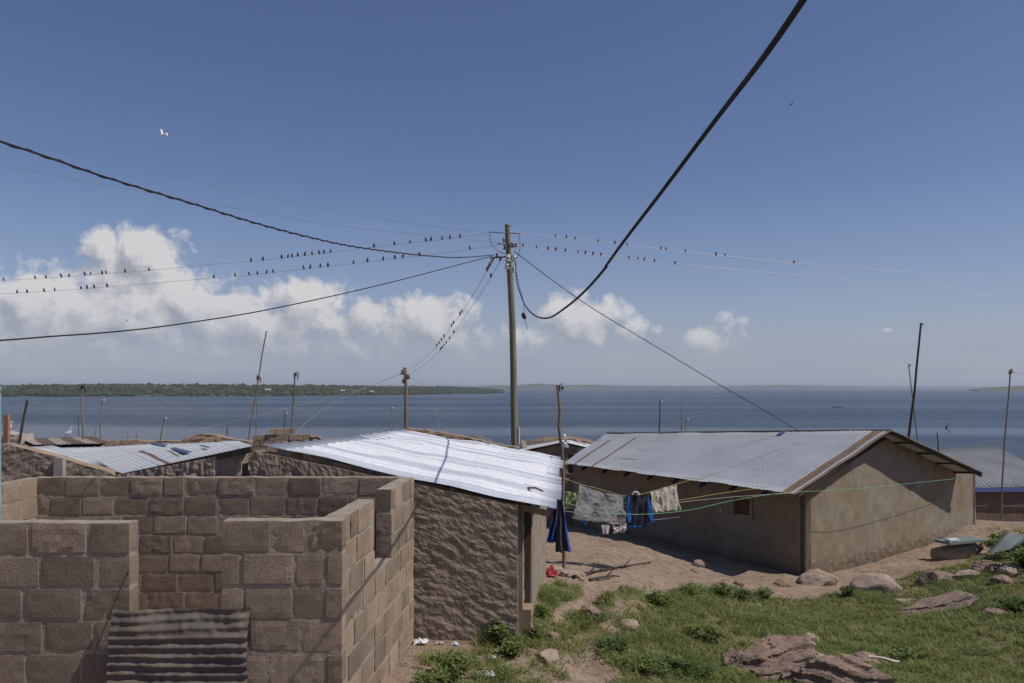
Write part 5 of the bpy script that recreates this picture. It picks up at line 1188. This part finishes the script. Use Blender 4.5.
def blades(x, y, z, nf):
    n = len(x); h = (.03+.085*rng.random(n)**2)*(1+nf*.8); w_ = .004+.0045*rng.random(n); w_ *= np.clip(y/10, .8, 2); a = rng.random(n)*2*np.pi; bd = h*(.5+1.1*rng.random(n))
    dx, dy = np.cos(a), np.sin(a); px_, py_ = -dy*w_, dx*w_
    b0 = np.stack([x-px_, y-py_, z], 1); b1 = np.stack([x+px_, y+py_, z], 1)
    m0 = np.stack([x-px_*.8+dx*bd*.3, y-py_*.8+dy*bd*.3, z+h*.6], 1); m1 = np.stack([x+px_*.8+dx*bd*.3, y+py_*.8+dy*bd*.3, z+h*.6], 1)
    t0 = np.stack([x+dx*bd, y+dy*bd, z+h], 1); t1 = t0+np.stack([px_*.1, py_*.1, 0*x], 1)
    V = np.stack([b0, b1, m1, m0, t1, t0], 1).reshape(-1, 3); o = np.arange(n)[:,None]*6
    Fq = np.concatenate([o+np.array([[0,1,2,3]]), o+np.array([[3,2,4,5]])]); return V, Fq, np.repeat(rng.random(n), 6)
V, Fq, tn = blades(np.repeat(x[isg], 4)+rng.normal(0, .03, isg.sum()*4), np.repeat(y[isg], 4)+rng.normal(0, .03, isg.sum()*4), np.repeat(z[isg], 4), np.repeat(nf[isg], 4))
quick('grass', V, Fq, tn, 'grass', 'short green grass covering the slope on the right', 'stuff')
def leaves(cx, cy, cz, hgt, rad, per, size):
    """leafy sprigs: per leaves around each centre"""
    n = len(cx)*per; X_ = np.repeat(cx, per); Y2 = np.repeat(cy, per); Z_ = np.repeat(cz, per); H_ = np.repeat(hgt, per); R_ = np.repeat(rad, per)
    t_ = rng.random(n); a = rng.random(n)*2*np.pi; r_ = R_*np.sqrt(rng.random(n))*(.5+.6*np.sin(t_*np.pi))
    P0 = np.stack([X_+r_*np.cos(a), Y2+r_*np.sin(a), Z_+H_*t_], 1)
    s = size*(.6+.8*rng.random(n)); th = a+rng.normal(0, .8, n); el_ = rng.normal(.12, .38, n)
    d = np.stack([np.cos(th)*np.cos(el_), np.sin(th)*np.cos(el_), np.sin(el_)], 1); sd_ = np.stack([-np.sin(th), np.cos(th), rng.normal(0, .35, n)], 1)
    S_ = s[:,None]; V = np.stack([P0, P0+d*S_*.5+sd_*S_*.32, P0+d*S_, P0+d*S_*.5-sd_*S_*.32], 1).reshape(-1, 3)
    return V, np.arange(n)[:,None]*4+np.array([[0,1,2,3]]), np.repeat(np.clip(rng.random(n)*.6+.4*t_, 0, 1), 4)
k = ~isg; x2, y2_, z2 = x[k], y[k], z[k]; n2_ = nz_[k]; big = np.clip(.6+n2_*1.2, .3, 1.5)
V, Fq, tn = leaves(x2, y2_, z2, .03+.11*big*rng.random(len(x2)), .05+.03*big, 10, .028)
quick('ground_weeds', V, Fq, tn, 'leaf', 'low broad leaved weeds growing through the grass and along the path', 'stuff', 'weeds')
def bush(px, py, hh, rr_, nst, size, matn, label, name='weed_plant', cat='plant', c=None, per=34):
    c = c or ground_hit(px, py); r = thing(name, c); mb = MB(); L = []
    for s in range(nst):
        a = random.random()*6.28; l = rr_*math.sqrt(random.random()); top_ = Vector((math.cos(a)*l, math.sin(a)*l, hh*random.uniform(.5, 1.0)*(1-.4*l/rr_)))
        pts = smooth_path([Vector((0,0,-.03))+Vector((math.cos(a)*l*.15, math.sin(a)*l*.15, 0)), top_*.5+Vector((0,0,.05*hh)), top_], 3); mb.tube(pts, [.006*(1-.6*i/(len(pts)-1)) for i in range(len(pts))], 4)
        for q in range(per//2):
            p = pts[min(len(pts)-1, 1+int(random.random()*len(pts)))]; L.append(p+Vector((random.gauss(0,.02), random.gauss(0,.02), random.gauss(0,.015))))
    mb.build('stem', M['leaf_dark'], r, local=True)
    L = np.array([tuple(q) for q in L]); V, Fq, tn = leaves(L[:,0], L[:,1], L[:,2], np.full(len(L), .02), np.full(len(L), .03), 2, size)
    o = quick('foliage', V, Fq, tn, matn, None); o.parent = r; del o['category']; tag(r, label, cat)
bush(452,678,.30,.28,26,.05,'leaf','leafy green weed at the bottom edge left of the mud house corner')
bush(428,690,.22,.18,16,.05,'leaf','small weed at the bottom edge beside the block wall')
bush(497,646,.36,.14,14,.055,'leaf','upright leafy weed growing against the mud house corner')
bush(512,655,.22,.22,18,.045,'leaf','low weed right of the upright one at the mud house corner')
bush(534,640,.25,.16,14,.045,'leaf','weed beside the concrete plinth of the mud house')
bush(540,620,.22,.14,12,.04,'leaf','weed higher up the path beside the mud house side wall')
bush(849,597,.26,.22,22,.05,'leaf_dark','dark leafy weed in front of the smooth oval boulder')
bush(1012,556,.75,.75,60,.10,'leaf','large leafy bush over the bent sheet at the right edge','bush','bush',per=40)
bush(1030,570,.55,.6,40,.09,'leaf','lower leafy bush at the right edge under the large bush','bush','bush',per=36)
bush(1016,612,.35,.4,30,.06,'leaf_dark','dark weed clump in the grass by the right edge')
bush(764,600,.30,.28,24,.05,'leaf','weed tuft at the top edge of the grass field left of the oval boulder')
bush(690,597,.28,.28,24,.05,'leaf','weed tuft at the top edge of the grass field near the path')
bush(640,672,.22,.35,34,.045,'leaf','bushy weed near the bottom left of the grass field')
bush(613,650,.18,.25,22,.045,'leaf_dark','low dark weed at the left border of the grass field')
bush(722,596,.34,.30,26,.055,'leaf','taller weed tuft on the top edge of the field, below the shaded wall')
bush(742,600,.24,.24,20,.05,'leaf_dark','dark weed tuft on the top edge of the field, left of the oval boulder tuft')
bush(660,606,.26,.26,24,.05,'leaf','leafy weed where the path meets the top left of the field')
bush(705,640,.24,.34,34,.05,'leaf','broad weed in the middle left of the field')
bush(905,660,.20,.3,28,.05,'leaf','weed in the lower right of the field beyond the white stick')
bush(684,678,.26,.36,36,.05,'leaf_dark','bushy dark weed at the bottom edge left of the outcrop')
# pebbles on the bare earth
n = 16000; x, y = sample(n, 6.8, 24); z = gz(x, y); c_ = cover(x, y, z); ke = (c_ < .3) & (vnoise(x, y, 1.7, 2.2) > -.05); x, y, z = x[ke], y[ke], z[ke]
z = z+np.array([fbm((a, b, .3), 1.1, 4)*.05+fbm((a, b, 5.3), 4.5, 3)*.018 for a, b in zip(x, y)])
s = .005+.018*rng.random(len(x))**3; octa = np.array([(1,0,0),(-1,0,0),(0,1,0),(0,-1,0),(0,0,.7),(0,0,-.7)]); 
V = (np.stack([x,y,z],1)[:,None,:]+octa[None]*s[:,None,None]*(.7+.6*rng.random((len(x),6,1)))).reshape(-1,3)
tri = np.array([(0,2,4),(2,1,4),(1,3,4),(3,0,4),(2,0,5),(1,2,5),(3,1,5),(0,3,5)]); Fq = (np.arange(len(x))[:,None,None]*6+tri[None]).reshape(-1,3)
quick('pebbles', V, Fq, np.repeat(rng.random(len(x)),6), 'rock_pale', 'loose pebbles scattered on the bare path', 'stuff', 'pebbles')
